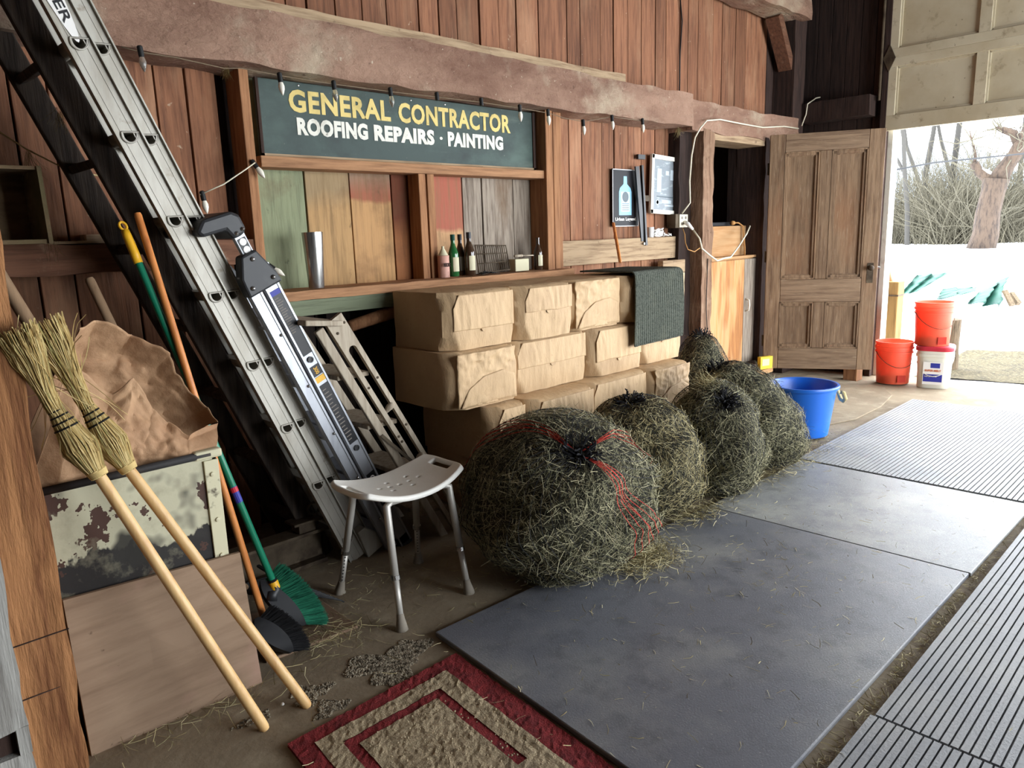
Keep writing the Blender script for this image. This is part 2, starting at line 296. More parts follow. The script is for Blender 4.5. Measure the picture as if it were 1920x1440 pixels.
def text_mesh(txt, width, height, offset=0., extrude=.001, spacing=1.0, word=1.):
    cu = bpy.data.curves.new('t', 'FONT'); cu.body = txt; cu.size = 1; cu.extrude = extrude; cu.offset = offset; cu.space_character = spacing; cu.space_word = word; cu.resolution_u = 3
    o = bpy.data.objects.new('t', cu); C.objects.link(o); dg = bpy.context.evaluated_depsgraph_get(); dg.update()
    me = bpy.data.meshes.new_from_object(o.evaluated_get(dg)); bpy.data.objects.remove(o)
    co = np.empty(len(me.vertices)*3); me.vertices.foreach_get('co', co); co = co.reshape(-1, 3)
    lo, hi = co.min(0), co.max(0); co[:, 0] = (co[:, 0]-lo[0])/(hi[0]-lo[0])*width; co[:, 1] = (co[:, 1]-lo[1])/(hi[1]-lo[1])*height
    mb = MB(); mb.v = [tuple(c) for c in co]; mb.f = [tuple(p.vertices) for p in me.polygons]; bpy.data.meshes.remove(me); return mb
def place(mb, mat):
    mb.v = [tuple(mat @ V(v)) for v in mb.v]; return mb
def frame(o, ex, ey, ez):
    return Matrix(((ex[0], ey[0], ez[0], o[0]), (ex[1], ey[1], ez[1], o[1]), (ex[2], ey[2], ez[2], o[2]), (0, 0, 0, 1)))
WALLTXT = lambda o: frame(o, (1, 0, 0), (0, 0, 1), (0, -1, 0))      # flat lettering on a face that looks to -y
def quads_obj(name, vs, nstr, rows, mat, parent=None, base=(0, 0, 0)):
    # vs: numpy (nstr, rows, 2, 3) ribbons
    n = nstr*rows*2; me = bpy.data.meshes.new(name); me.vertices.add(n)
    co = (vs - np.array(base)).reshape(-1).astype(np.float32); me.vertices.foreach_set('co', co)
    nq = nstr*(rows-1); idx = (np.arange(nstr)[:, None]*rows*2 + np.arange(rows-1)[None, :]*2).reshape(-1)
    q = np.stack([idx, idx+1, idx+3, idx+2], 1).reshape(-1).astype(np.int32)
    me.loops.add(nq*4); me.loops.foreach_set('vertex_index', q); me.polygons.add(nq)
    me.polygons.foreach_set('loop_start', (np.arange(nq)*4).astype(np.int32)); me.update(calc_edges=True)
    me.materials.append(M[mat]); o = bpy.data.objects.new(name, me); C.objects.link(o)
    if parent is not None: o.parent = parent
    return o
def ribbons(P, D, N, ln, wd, rng, curl=.35, rows=3):
    # P base points, D unit directions, N normals -> ribbons array
    k = len(P); side = np.cross(D, N); side /= np.linalg.norm(side, axis=1)[:, None]+1e-9
    bend = (rng.standard_normal((k, 1))*curl)*side + (rng.standard_normal((k, 1))*curl*.5)*N
    out = np.zeros((k, rows, 2, 3))
    for r in range(rows):
        t = r/(rows-1)
        c = P + D*(ln[:, None]*t) + bend*(ln[:, None]*t*t)
        w = side*(wd[:, None]*.5*(1-.4*t)) + N*(wd[:, None]*.2)
        out[:, r, 0] = c-w; out[:, r, 1] = c+w
    return out

# ================================================================= STRUCTURE
YW = 3.40
fl = MB().box((-3, -4, -.1), (7.3, 3.6, 0)).build('floor', 'concrete'); struct(fl)
g = MB()
g.box((-3, 3.45, 0), (5.36, 3.55, 4.3)); g.box((5.36, 3.45, 2.12), (6.28, 3.55, 4.3)); g.box((6.28, 3.45, 0), (7.3, 3.55, 4.3))
wb = struct(g.build('wall_back', 'dark_board'))
def plank(x0, x1, z0, z1, mat, y=YW, t=.03, parent=None, dy=0.):
    g = .004
    return MB().box((x0+g, y+dy, z0), (x1-g, y+t+dy, z1)).build('plank', mat, parent or wb, bevel=.003, origin=((x0+x1)/2, y, z0))
ups = [577, 629.6, 680, 726, 786, 823, 857, 899, 935, 968, 1009, 1062, 1087, 1126, 1150, 1177, 1203, 1229, 1249, 1275, 1290, 1309, 1338, 1355, 1380, 1400, 1440]
xs = [aty(p, 40, YW).x for p in ups]
left = [-.6, -.38, -.12, .12, .36, .58, aty(10, 130, YW).x, aty(104, 277, YW).x, aty(200, 100, YW).x, aty(284, 118, YW).x, aty(342, 118, YW).x, aty(400, 118, YW).x]
full = sorted(left + [x for x in np.arange(left[-1]+.19, xs[0]-.05, .19)] + xs + [xs[-1]+.22, xs[-1]+.45, 6.95])
XN0, XN1 = 1.69, 3.62           # the shelf niche
for a, b in zip(full[:-1], full[1:]):
    d = rnd.uniform(-.004, .004); mid = (a+b)/2
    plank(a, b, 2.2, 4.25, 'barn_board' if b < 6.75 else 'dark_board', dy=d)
    if b < XN0+.01: plank(a, b, 0, 2.2, 'barn_board', dy=d)
    elif a >= XN1-.02 and b < 5.25: plank(a, b, 0, 2.2, 'barn_board', dy=d)
nseam = [(500, 'niche_green'), (578, 'niche_mix'), (661, 'niche_red'), (738, 'niche_brown'), (812, 'niche_red2'), (870, 'grey_board'), (906, 'grey_board'), (964, 'grey_board')]
nx = [aty(p, 430, YW).x for p, _ in nseam]; nx[0] = XN0-.08; nx.append(XN1+.1)
for i, (_, m) in enumerate(nseam):
    plank(nx[i], nx[i+1], 1.17, 2.2, m, dy=rnd.uniform(-.003, .003))
    plank(nx[i], nx[i+1], 0, 1.15, 'dark_shade_board', dy=.01)
# heavy beam, ledge above it, framing
bx0 = -.8
rough_box((bx0, 3.17, 2.155), (5.08, 3.42, 2.385), (90, 6, 6), .02, 5., 1).build('beam', 'beam_wood', wb, smooth='auto', origin=(2, 3.2, 2.2))
rough_box((5.09, 3.185, 2.14), (6.9, 3.42, 2.36), (36, 6, 6), .02, 5., 4).build('beam', 'beam_wood', wb, smooth='auto', origin=(6, 3.2, 2.2))
rough_box((bx0, 3.30, 2.385), (4.42, 3.41, 2.47), (60, 3, 3), .008, 6., 7).build('ledge_board', 'ledge_wood', wb, smooth='auto', origin=(2, 3.3, 2.4))
def stud(px0, px1, py, Y, z0, z1, d, mat='stud_wood', name='stud'):
    a, b = aty(px0, py, Y).x, aty(px1, py, Y).x
    return MB().box((a, Y, z0), (b, Y+d, z1)).build(name, mat, wb, bevel=.004, origin=((a+b)/2, Y, z0))
stud(458, 476, 250, 3.26, 1.17, 2.16, .14)
stud(1023, 1036, 250, 3.25, 0, 2.16, .15); stud(1037, 1052, 250, 3.29, 0, 2.16, .11)
stud(790, 803, 430, 3.29, 1.17, 1.79, .1); stud(806, 819, 430, 3.29, 1.17, 1.79, .1)
MB().box((XN0-.05, 3.27, 1.745), (aty(1023, 330, 3.27).x, 3.40, 1.795)).build('shelf_rail', 'stud_wood_x', wb, bevel=.004, origin=(2.4, 3.3, 1.77))
sx1 = 3.66
rough_box((1.58, 3.15, 1.135), (sx1, 3.41, 1.178), (40, 5, 2), .006, 7., 3).build('shelf_board', 'stud_wood_x', wb, smooth=False, origin=(2.4, 3.2, 1.15))
MB().box((1.6, 3.165, 1.06), (sx1, 3.19, 1.134)).build('shelf_apron', 'green_trim', wb, bevel=.003, origin=(2.4, 3.17, 1.1))
rough_box((-.8, 3.27, 1.31), (1.62, 3.40, 1.425), (40, 3, 3), .012, 6., 11).build('girt', 'girt_wood', wb, smooth='auto', origin=(.4, 3.3, 1.36))
MB().box((.72, 3.28, 1.425), (.92, 3.40, 1.436)).build('lath', 'ledge_wood', wb, origin=(.8, 3.3, 1.43))
MB().box((.89, 3.31, 1.425), (1.30, 3.40, 1.46)).build('lath', 'ledge_wood', wb, origin=(1.1, 3.3, 1.43))
MB().box((3.73, 3.33, 1.185), (5.23, 3.40, 1.352)).build('girt', 'ledge_wood', wb, bevel=.004, origin=(4.4, 3.35, 1.25))
MB().box((4.86, 3.28, 1.07), (5.17, 3.33, 1.17)).build('girt', 'ledge_wood', wb, bevel=.004, origin=(5, 3.3, 1.1))
# doorway posts + lintel
rough_box((5.27, 3.19, 0), (5.425, 3.46, 2.16), (3, 5, 30), .014, 7., 15).build('door_post', 'post_rough', wb, smooth='auto', origin=(5.34, 3.3, 0))
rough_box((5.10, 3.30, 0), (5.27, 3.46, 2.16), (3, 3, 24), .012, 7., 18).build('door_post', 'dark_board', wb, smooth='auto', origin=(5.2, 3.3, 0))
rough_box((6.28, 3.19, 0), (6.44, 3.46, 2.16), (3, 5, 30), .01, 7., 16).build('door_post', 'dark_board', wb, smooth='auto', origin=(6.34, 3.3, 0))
MB().box((5.425, 3.2, 2.09), (6.28, 3.46, 2.15)).build('lintel', 'ledge_wood', wb, bevel=.004, origin=(5.8, 3.3, 2.1))
for i in range(3): plank(6.44+i*.17, 6.61+i*.17, 0, 2.2, 'dark_board')
# corner post, brace and upper tie beam
rough_box((6.78, 3.2, 0), (7.0, 3.42, 4.25), (3, 3, 40), .012, 7., 22).build('corner_post', 'dark_board', wb, smooth='auto', origin=(6.9, 3.3, 0))
tb = [aty(1385, -12, 3.12), aty(1512, 22, 3.12)]
rough_box((5.0, 3.12, 3.20), (6.92, 3.36, 3.45), (30, 4, 4), .02, 6., 31).build('upper_beam', 'beam_wood', wb, smooth='auto', origin=(6, 3.1, 3))
MB().bar((6.52, 3.28, 3.20), (6.80, 3.28, 2.80), .08, .12, (0, 1, 0)).build('brace', 'girt_wood', wb, origin=(6.6, 3.22, 2.7))
# closet behind the doorway
cl = MB()
cl.box((5.2, 4.6, 0), (6.5, 4.65, 2.3)); cl.box((5.15, 3.55, 0), (5.2, 4.65, 2.3)); cl.box((6.5, 3.55, 0), (6.55, 4.65, 2.3)); cl.box((5.15, 3.55, 2.25), (6.55, 4.65, 2.3)); cl.box((5.15, 3.55, -.05), (6.55, 4.65, .02))
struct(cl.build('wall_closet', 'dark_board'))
# right wall with the vehicle opening
XR = 7.15
w = MB()
w.box((XR+.03, 2.5, 0), (XR+.11, 3.6, 4.3)); w.box((XR+.03, -3.75, 2.95), (XR+.11, 2.5, 4.3)); w.box((XR+.03, -4, 0), (XR+.11, -3.75, 4.3))
wr = struct(w.build('wall_right', 'dark_board'))
for i in range(7):
    y1 = 3.42-i*.13
    if y1-.13 < 2.48: break
    MB().box((XR, y1-.128, 0), (XR+.03, y1-.002, 4.25)).build('plank', 'dark_board', wr, bevel=.003, origin=(XR, y1-.06, 0))
MB().box((XR-.06, 2.50, 0), (XR+.12, 2.55, 4.2)).build('door_jamb', 'dark_board', wr, bevel=.003, origin=(XR, 2.5, 0))
MB().box((XR+.02, 2.455, 0), (XR+.16, 2.5, 2.95)).build('door_jamb', 'white_trim', wr, bevel=.003, origin=(XR, 2.47, 0))
MB().box((XR-.04, -3.8, 0), (XR+.16, -3.72, 2.95)).build('door_jamb', 'white_trim', wr, bevel=.003, origin=(XR, -3.76, 0))
rough_box((6.97, 2.6, 2.33), (XR, 3.2, 2.5), (3, 10, 3), .01, 6., 41).build('girt', 'dark_board', wr, smooth='auto', origin=(7, 3, 2.4))
# rest of the barn around the camera
struct(MB().box((-3.1, -4, 0), (-3, 3.6, 4.3)).build('wall_left', 'dark_board'))
wf = MB(); wf.box((-3, -4.1, 0), (2.7, -4, 4.3)); wf.box((6.8, -4.1, 0), (7.3, -4, 4.3)); wf.box((2.7, -4.1, 3.1), (6.8, -4, 4.3))  # front opening added out of view to let in fill light
struct(wf.build('wall_front', 'dark_board'))
struct(MB().box((-3.1, -4.1, 4.3), (7.3, 3.6, 4.4)).build('ceiling', 'dark_board'))

# overhead garage door, raised: sections of rails, stiles and recessed panels
gd = thing('garage_door', 'raised overhead garage door of cream painted panels with flaking paint', 'garage door', (XR-.05, 2.5, 2.19))
GXA, GXB = XR-.055, XR-.01
ys = [2.53, 2.455]; yy = 2.455
def grail(z0, z1): MB().box((GXA, -3.72, z0), (GXB, 2.53, z1)).build('rail', 'garage_paint', gd, bevel=.004)
secs = [(2.19, 2.786), (2.785, 3.381), (3.38, 3.98)]
stiles = [2.53, 1.84, 1.15, .46, -.23, -.92, -1.61, -2.30, -2.99, -3.64]
for a, b in secs:
    grail(a, a+.125 if a < 2.2 else a+.075); grail(b-.075, b)
    for i, y in enumerate(stiles):
        wd = .085 if i else .095
        MB().box((GXA+.002, y-wd, a+.07), (GXB-.002, y, b-.07)).build('stile', 'garage_paint', gd, bevel=.003)
        if i < len(stiles)-1:
            zz = a+.12 if a < 2.2 else a+.07
            MB().box((GXA+.025, stiles[i+1]-.004, zz), (GXB-.008, y-wd+.004, b-.07)).build('panel', 'garage_paint', gd)
            f = MB(); y0, y1 = stiles[i+1], y-wd
            for (p, q) in (((GXA+.022, y0+.008, zz+.012), (GXA+.022, y1-.008, zz+.012)), ((GXA+.022, y0+.008, b-.083), (GXA+.022, y1-.008, b-.083)), ((GXA+.022, y0+.008, zz+.012), (GXA+.022, y0+.008, b-.083)), ((GXA+.022, y1-.008, zz+.012), (GXA+.022, y1-.008, b-.083))): f.bar(p, q, .014, .014, (1, 0, 0))
            f.build('moulding', 'garage_paint', gd)
h = MB(); h.prism([(-.05, 0), (0, .11), (.05, 0), (0, -.11)], -.005, .005, frame((GXA-.006, 2.50, 2.785), (0, 1, 0), (1, 0, 0), (0, 0, 1))); h.build('hinge', 'rust_steel', gd)
h = MB(); h.tube([(GXA-.02, 2.56, 2.45), (GXA-.02, 2.56, 4.1)], .012, 8); h.build('track', 'rust_steel', gd)

# ================================================================= OUTSIDE
def gz(x, y):
    d = math.hypot(x, y); t = min(1, max(0, (d-9.5)/10.5)); z = .78*t*t*(3-2*t)
    z += .10*math.exp(-((x-10.8)**2+(y-2.2)**2)/1.6) + .05*nz((x, y, 0), .5, 3)*min(1, max(0, (d-8)/2))
    return z - .02
sg = MB(); rows = [7.27+.28*i for i in range(50)] + [21.3+1.8*i for i in range(30)]
cols = [-14+.9*i for i in range(60)]
for x in rows:
    for y in cols:
        k = x/8.; yy = y*k*.5+ .5*(k-1); sg.v.append((x, yy, gz(x, yy)))
nc = len(cols)
for i in range(len(rows)-1):
    for j in range(nc-1): a = i*nc+j; sg.f.append((a, a+1, a+nc+1, a+nc))
struct(sg.build('snow_ground', 'snow', smooth=True))
st = MB(); rr = random.Random(3)
def stf(u, v):
    x = 7.3+u*1.75+.25*math.sin(v*9); y = 2.2-v*5.0
    return (x, y, gz(x, y)+.014+.012*nz((x, y, 0), 5))
st.grid(stf, 24, 60); tag(st.build('straw_covered_ground', 'straw_ground', smooth=True), 'trampled straw spread on the ground outside the opening', 'straw', kind='stuff')
def tree(name, label, base, h, r, mat, seed, depth=5, lean=(0, 0), group=None, spread=.55, trunk_frac=.3, nb=(2, 3)):
    rg = random.Random(seed); t = thing(name, label, 'tree', base, group); trunk = MB(); br = MB()
    def grow(p, d, ln, r, k):
        pts = [p]; dd = d.copy(); n = 4
        for i in range(n):
            dd = (dd + V((rg.gauss(0, .12), rg.gauss(0, .12), rg.gauss(0.02, .08)))).normalized(); pts.append(pts[-1]+dd*ln/n)
        rs = [r*(1-.3*i/n) for i in range(n+1)]
        (trunk if k == depth else br).tube(pts, rs, 10 if k == depth else (6 if k > 2 else 3), cap=False)
        if k <= 0: return
        for j in range(rg.randint(*nb) if k > 1 else 3):
            a = rg.uniform(0, 6.28); q = (dd + V((math.cos(a), math.sin(a), rg.uniform(-.1, .5)))*spread*rg.uniform(.7, 1.4)).normalized()
            s = pts[-1] if j < 2 else pts[rg.randint(2, n)]
            grow(s, q, ln*rg.uniform(.62, .85), r*.62 if j else r*.7, k-1)
    grow(V(base), V((lean[0], lean[1], 1)).normalized(), h*trunk_frac, r, depth)
    trunk.build('trunk', mat, t, smooth=True); br.build('branches', mat, t)
    return t
def onsnow(px, py, D): p = atd(px, py, D); return V((p.x, p.y, gz(p.x, p.y)-.05))
# old tree with the broken limb
bt = onsnow(1838, 472, 20); T = thing('old_tree', 'thick gnarled bare tree with a broken stub limb carrying snow', 'tree', bt)
pp = lambda px, py, dd=0: atd(px, py, 20+dd)
MB().tube([bt, pp(1848, 440), pp(1852, 400), pp(1862, 360), pp(1868, 335)], [.30, .27, .25, .24, .27], 14).build('trunk', 'bark', T, smooth=True)
MB().tube([pp(1866, 345), pp(1885, 315), pp(1903, 290), pp(1916, 265), pp(1935, 235)], [.22, .17, .15, .14, .12], 10).build('limb', 'bark', T, smooth=True)
MB().tube([pp(1864, 345), pp(1850, 332), pp(1835, 322), pp(1826, 305)], [.18, .12, .10, .09], 10).build('limb', 'bark', T, smooth=True)
MB().tube([pp(1912, 275), pp(1900, 250), pp(1880, 243), pp(1868, 240)], [.11, .09, .07, .03], 8).build('limb', 'bark', T, smooth=True)
MB().tube([pp(1826, 312), pp(1829, 290), pp(1822, 262), pp(1818, 245)], [.04, .03, .02, .01], 6).build('limb', 'bark', T, smooth=True)
MB().tube([pp(1862, 338), pp(1850, 327), pp(1838, 317)], [.10, .1, .05], 8).build('snow_cap', 'snow', T, smooth=True)
rg = random.Random(11); tw = MB()
for i in range(46):
    p = V(rg.choice([pp(1903, 290), pp(1880, 243), pp(1822, 262), pp(1916, 265), pp(1868, 240), pp(1835, 322)])); d = V((rg.gauss(0, 1), rg.gauss(0, 1), rg.gauss(.5, .8))).normalized(); pts = [p]
    for k in range(5): d = (d+V((rg.gauss(0, .3), rg.gauss(0, .3), rg.gauss(0, .3)))).normalized(); pts.append(pts[-1]+d*rg.uniform(.12, .3))
    tw.tube(pts, [.018, .014, .011, .009, .007, .004], 3, cap=False)
tw.build('twigs', 'twig', T)
for i, (px, D, h, r, sd) in enumerate([(1735, 26, 13, .09, 1), (1765, 27, 15, .1, 5), (1700, 24, 12, .07, 9), (1800, 32, 14, .08, 13), (1902, 30, 13, .09, 17), (1680, 30, 13, .08, 21), (1750, 34, 15, .09, 25)]):
    b = onsnow(px, 470, D)
    tree('bare_tree', 'slender bare winter tree standing in the thicket beyond the snow', b, h, r, 'twig_grey', sd, depth=5, group='bare trees beyond the snow', spread=.42, trunk_frac=.34)
for i in range(16):
    px = 1662+i*19+rg.uniform(-8, 8); D = rg.uniform(24, 30); b = onsnow(px, 470, D); sh = thing('shrub', 'leafless tangled shrub in the thicket along the snow edge', 'shrub', b, 'leafless shrubs along the snow edge'); k = 260
    nr = np.random.default_rng(i); mb = MB()
    for j in range(k):
        a = nr.uniform(0, 6.28); d = V((math.cos(a)*nr.uniform(.1, .9), math.sin(a)*nr.uniform(.1, .9), 1)).normalized(); p = b+V((nr.normal(0, .5), nr.normal(0, .5), 0)); pts = [p]
        L = nr.uniform(1.2, 3.4)
        for q in range(4): d = (d+V((nr.normal(0, .22), nr.normal(0, .22), nr.normal(-.08, .15)))).normalized(); pts.append(pts[-1]+d*L/4)
        mb.tube(pts, [.012, .01, .008, .006, .004], 3, cap=False)
    mb.build('twigs', 'twig', sh)
hl = MB()
def hf(u, v): x = 90+v*80; y = -60+u*160; return (x, y, .5+v*(16+7*math.sin(u*9)+3*math.sin(u*31)))
hl.grid(hf, 60, 6); struct(hl.build('hill', 'hill', smooth=True))
wv = [atd(1660, 322, 14), atd(1750, 305, 14.5), atd(1920, 288, 15), atd(2100, 265, 16)]
tag(MB().tube(wv, .014, 6).build('overhead_wire', 'cord_black', smooth=True), 'grey overhead wire crossing the yard outside the opening', 'wire')
# green tarpaulin pieces half under snow
def tarp(label, pxs, D, fold, seed):
    P = [atd(x, y, D+dd) for x, y, dd in pxs]; a, b, c, d = P
    def f(u, v):
        p = (a*(1-u)+b*u)*(1-v)+(d*(1-u)+c*u)*v
        return p + V((-.12, -.12, .05))*(fold*(math.sin(u*14+seed+2*v)+.7*nz((u*4, v*4, seed), 1.6)))
    o = MB().grid(f, 36, 18).build('tarpaulin', 'tarp', smooth=False, solid=.006); tag(o, label, 'tarpaulin', 'green tarpaulins under the snow')
tarp('green tarpaulin corner lying flat on the snow bank behind the stump', [(1682, 553, -.5), (1716, 548, -.4), (1780, 512, .3), (1720, 515, .2)], 10.8, .25, 1)
tarp('narrow strip of green tarpaulin showing under the snow crust', [(1752, 563, -.3), (1835, 545, 0), (1833, 538, .3), (1770, 541, .3)], 10.6, .25, 2)
tarp('crumpled green tarpaulin heap with folds next to grey sticks', [(1814, 567, -.5), (1880, 574, -.4), (1888, 520, .3), (1858, 535, .2)], 10.6, .5, 3)
sn = MB()
for (x, y, D, rx) in ((1760, 535, 11.3, .55), (1830, 545, 11.4, .5), (1720, 520, 11.8, .6), (1895, 545, 11.8, .6)):
    p = atd(x, y, D); sn.lathe([(rx*1.3, -.5), (rx*1.1, -.12), (rx*.8, .02), (rx*.4, .08), (0, .1)], 18, Matrix.Translation(p+V((0, 0, -.12))))
struct(sn.build('snow_mounds', 'snow', smooth=True))
for lab, p, q, w_, t_ in (('flat grey weathered stick leaning on the tarpaulin heap', (1884, 545, 10.3), (1898, 573, 10.2), .06, .03), ('square grey weathered stick beside the tarpaulin heap', (1896, 550, 10.4), (1910, 570, 10.3), .05, .05)):
    tag(MB().bar(atd(*p), atd(*q), w_, t_).build('firewood_stick', 'log', origin=tuple(atd(*q))), lab, 'stick')
# bollard with curved pipe, stump
pb = atz(1664, 640, 0); bl = V((7.75, atz(1665, 640).y*7.75/atz(1665, 640).x, -.02))
bo = thing('yard_post', 'squared yellowish wooden post with a curved copper pipe on top', 'post', bl)
zt = atx(1665, 527, 7.75).z
MB().box((bl.x-.09, bl.y-.09, -.02), (bl.x+.09, bl.y+.09, zt)).build('post', 'post_pale', bo, bevel=.01)
MB().tube([(bl.x, bl.y+.02, zt-.02), (bl.x, bl.y+.05, zt+.12), (bl.x, bl.y+.12, zt+.18), (bl.x, bl.y+.2, zt+.18)], .03, 8).build('pipe', 'pipe_copper', bo, smooth=True)
MB().box((bl.x-.095, bl.y-.095, zt-.14), (bl.x+.095, bl.y+.095, zt-.125)).build('strap', 'rust_steel', bo)
sp = atx(1770, 630, 7.9); sb = V((7.95, sp.y, gz(7.95, sp.y)))
stt = thing('tree_stump', 'short upright log round standing in the snow behind the buckets', 'stump', sb)
zt2 = atx(1770, 598, 7.95).z
MB().lathe([(.13, -.02), (.12, zt2*.5), (.125, zt2-sb.z), (0, zt2-sb.z+.005)], 14, Matrix.Translation(sb)).build('log', 'log', stt, smooth='auto')

# ================================================================= MATS ON THE FLOOR
def slab(name, quad, z0, z1, mat, label, cat, group=None):
    mb = MB(); n = len(quad); mb.add([(x, y, z) for z in (z0, z1) for x, y in quad], [tuple(range(n)), tuple(range(n, 2*n))] + [(i, (i+1) % n, (i+1) % n+n, i+n) for i in range(n)])
    o = mb.build(name, mat, bevel=.004, origin=(quad[0][0], quad[0][1], z0)); return tag(o, label, cat, group)
slab('rubber_mat', [(1.345, .72), (3.185, .695), (3.165, 1.86), (1.462, 1.94)], .001, .02, 'rubber', 'large flat black rubber mat beside the striped rug, nearest the hay nets', 'rubber mat')
slab('rubber_mat', [(3.192, .69), (4.20, .675), (4.20, 1.84), (3.172, 1.86)], .001, .0185, 'rubber_pale', 'flat grey rubber mat between the black mat and the ribbed mat', 'rubber mat')
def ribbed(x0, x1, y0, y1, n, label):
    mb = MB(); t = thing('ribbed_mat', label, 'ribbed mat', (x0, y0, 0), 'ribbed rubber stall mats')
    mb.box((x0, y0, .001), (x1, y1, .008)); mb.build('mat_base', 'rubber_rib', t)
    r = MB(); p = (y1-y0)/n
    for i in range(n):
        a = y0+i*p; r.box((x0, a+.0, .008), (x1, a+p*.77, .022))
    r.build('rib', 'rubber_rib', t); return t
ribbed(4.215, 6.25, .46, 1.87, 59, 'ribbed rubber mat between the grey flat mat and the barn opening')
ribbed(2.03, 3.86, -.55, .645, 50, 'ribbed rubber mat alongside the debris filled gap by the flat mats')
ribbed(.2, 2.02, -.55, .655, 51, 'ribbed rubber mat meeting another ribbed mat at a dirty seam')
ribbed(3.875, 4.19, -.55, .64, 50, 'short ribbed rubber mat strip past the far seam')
# curved concrete pad by the step
pd = [(5.0, 2.95), (5.05, 2.1), (5.4, 1.98), (5.9, 1.98), (6.35, 2.05), (6.6, 2.2), (6.75, 2.5), (6.8, 2.95)]
o = slab('concrete_pad', pd, 0, .012, 'concrete', 'low rounded concrete pad in front of the old panel door', 'concrete pad'); 
# rug
rg_ = thing('rug', 'dirty beige rug with dark red border and inner stripe', 'rug', (.82, 1.0, 0))
SHR = lambda y: (y-1.79)*.095-.008
def rugpart(name, x0, x1, y0, y1, mat, z):
    nx_, ny_ = max(2, int((x1-x0)/.012)), max(2, int((y1-y0)/.012))
    f = lambda u, v: (x0+u*(x1-x0)+SHR(y0+v*(y1-y0)), y0+v*(y1-y0), z+.0035*nz((x0+u*(x1-x0), y0+v*(y1-y0), 0), 60)+.004*nz((x0+u*(x1-x0), y0+v*(y1-y0), 0), 9))
    return MB().grid(f, nx_, ny_).build(name, mat, rg_)
MB().add([(x+SHR(y), y, z) for z in (.001, .006) for x, y in ((.815, .6), (1.44, .6), (1.44, 1.79), (.815, 1.79))], [(0, 1, 2, 3), (4, 5, 6, 7), (0, 1, 5, 4), (1, 2, 6, 5), (2, 3, 7, 6), (3, 0, 4, 7)]).build('backing', 'rug_red', rg_)
X0, X1, Y0, Y1 = .815, 1.44, .6, 1.79
for nm, a, b, c, d, m, z in (('red_border', X0, X1, 1.735, Y1, 'rug_red', .012), ('red_border', X0, X0+.06, Y0, 1.735, 'rug_red', .012), ('red_border', 1.355, X1, Y0, 1.735, 'rug_red', .011),
                          ('beige_band', X0+.06, 1.355, 1.675, 1.735, 'rug_beige', .014), ('beige_band', X0+.06, X0+.12, Y0, 1.675, 'rug_beige', .014), ('beige_band', 1.285, 1.355, Y0, 1.675, 'rug_beige', .014),
                          ('red_stripe', X0+.12, 1.285, 1.64, 1.675, 'rug_red', .012), ('red_stripe', X0+.12, X0+.155, Y0, 1.64, 'rug_red', .012), ('red_stripe', 1.25, 1.285, 1.25, 1.64, 'rug_red', .012),
                          ('centre_field', X0+.155, 1.25, Y0, 1.64, 'rug_beige', .014), ('centre_field', 1.25, 1.285, Y0, 1.25, 'rug_beige', .014)):
    rugpart(nm, a, b, c, d, m, z)
nr = np.random.default_rng(5)
pel = MB()
for i in range(420):
    x, y, r = nr.uniform(.98, 1.35), nr.uniform(.8, 1.64), nr.uniform(.002, .0045); x += SHR(y)
    pel.lathe([(0, -r), (r, 0), (0, r)], 5, Matrix.Translation((x, y, .019)))
tag(pel.build('crumbs', 'rug_beige', rg_), None, None, kind='stuff')
# exposed aggregate patches in the worn concrete
ag = MB()
def patch(cx, cy, rx, ry, seed, n):
    for i in range(n):
        a = nr.uniform(0, 6.28); q = nr.uniform(0, 1)**.55; lim = 1+.35*math.sin(3*a+seed)+.15*math.sin(7*a+seed)
        x, y = cx+rx*q*lim*math.cos(a), cy+ry*q*lim*math.sin(a); r = nr.uniform(.0022, .0055)
        ag.lathe([(0, -r), (r*.9, -r*.3), (r, r*.3), (0, r*.8)], 5, Matrix.Translation((x, y, .0005)) @ Matrix.Rotation(nr.uniform(0, 3), 4, 'Z'))
patch(1.25, 1.92, .13, .10, 1, 5200); patch(1.35, 1.955, .05, .04, 4, 700); patch(.98, 1.97, .06, .05, 2, 800); patch(.985, 1.86, .05, .035, 3, 600); patch(.80, 1.98, .05, .03, 5, 100)
tag(ag.build('exposed_aggregate', 'aggregate', fl), None, None, kind='stuff')

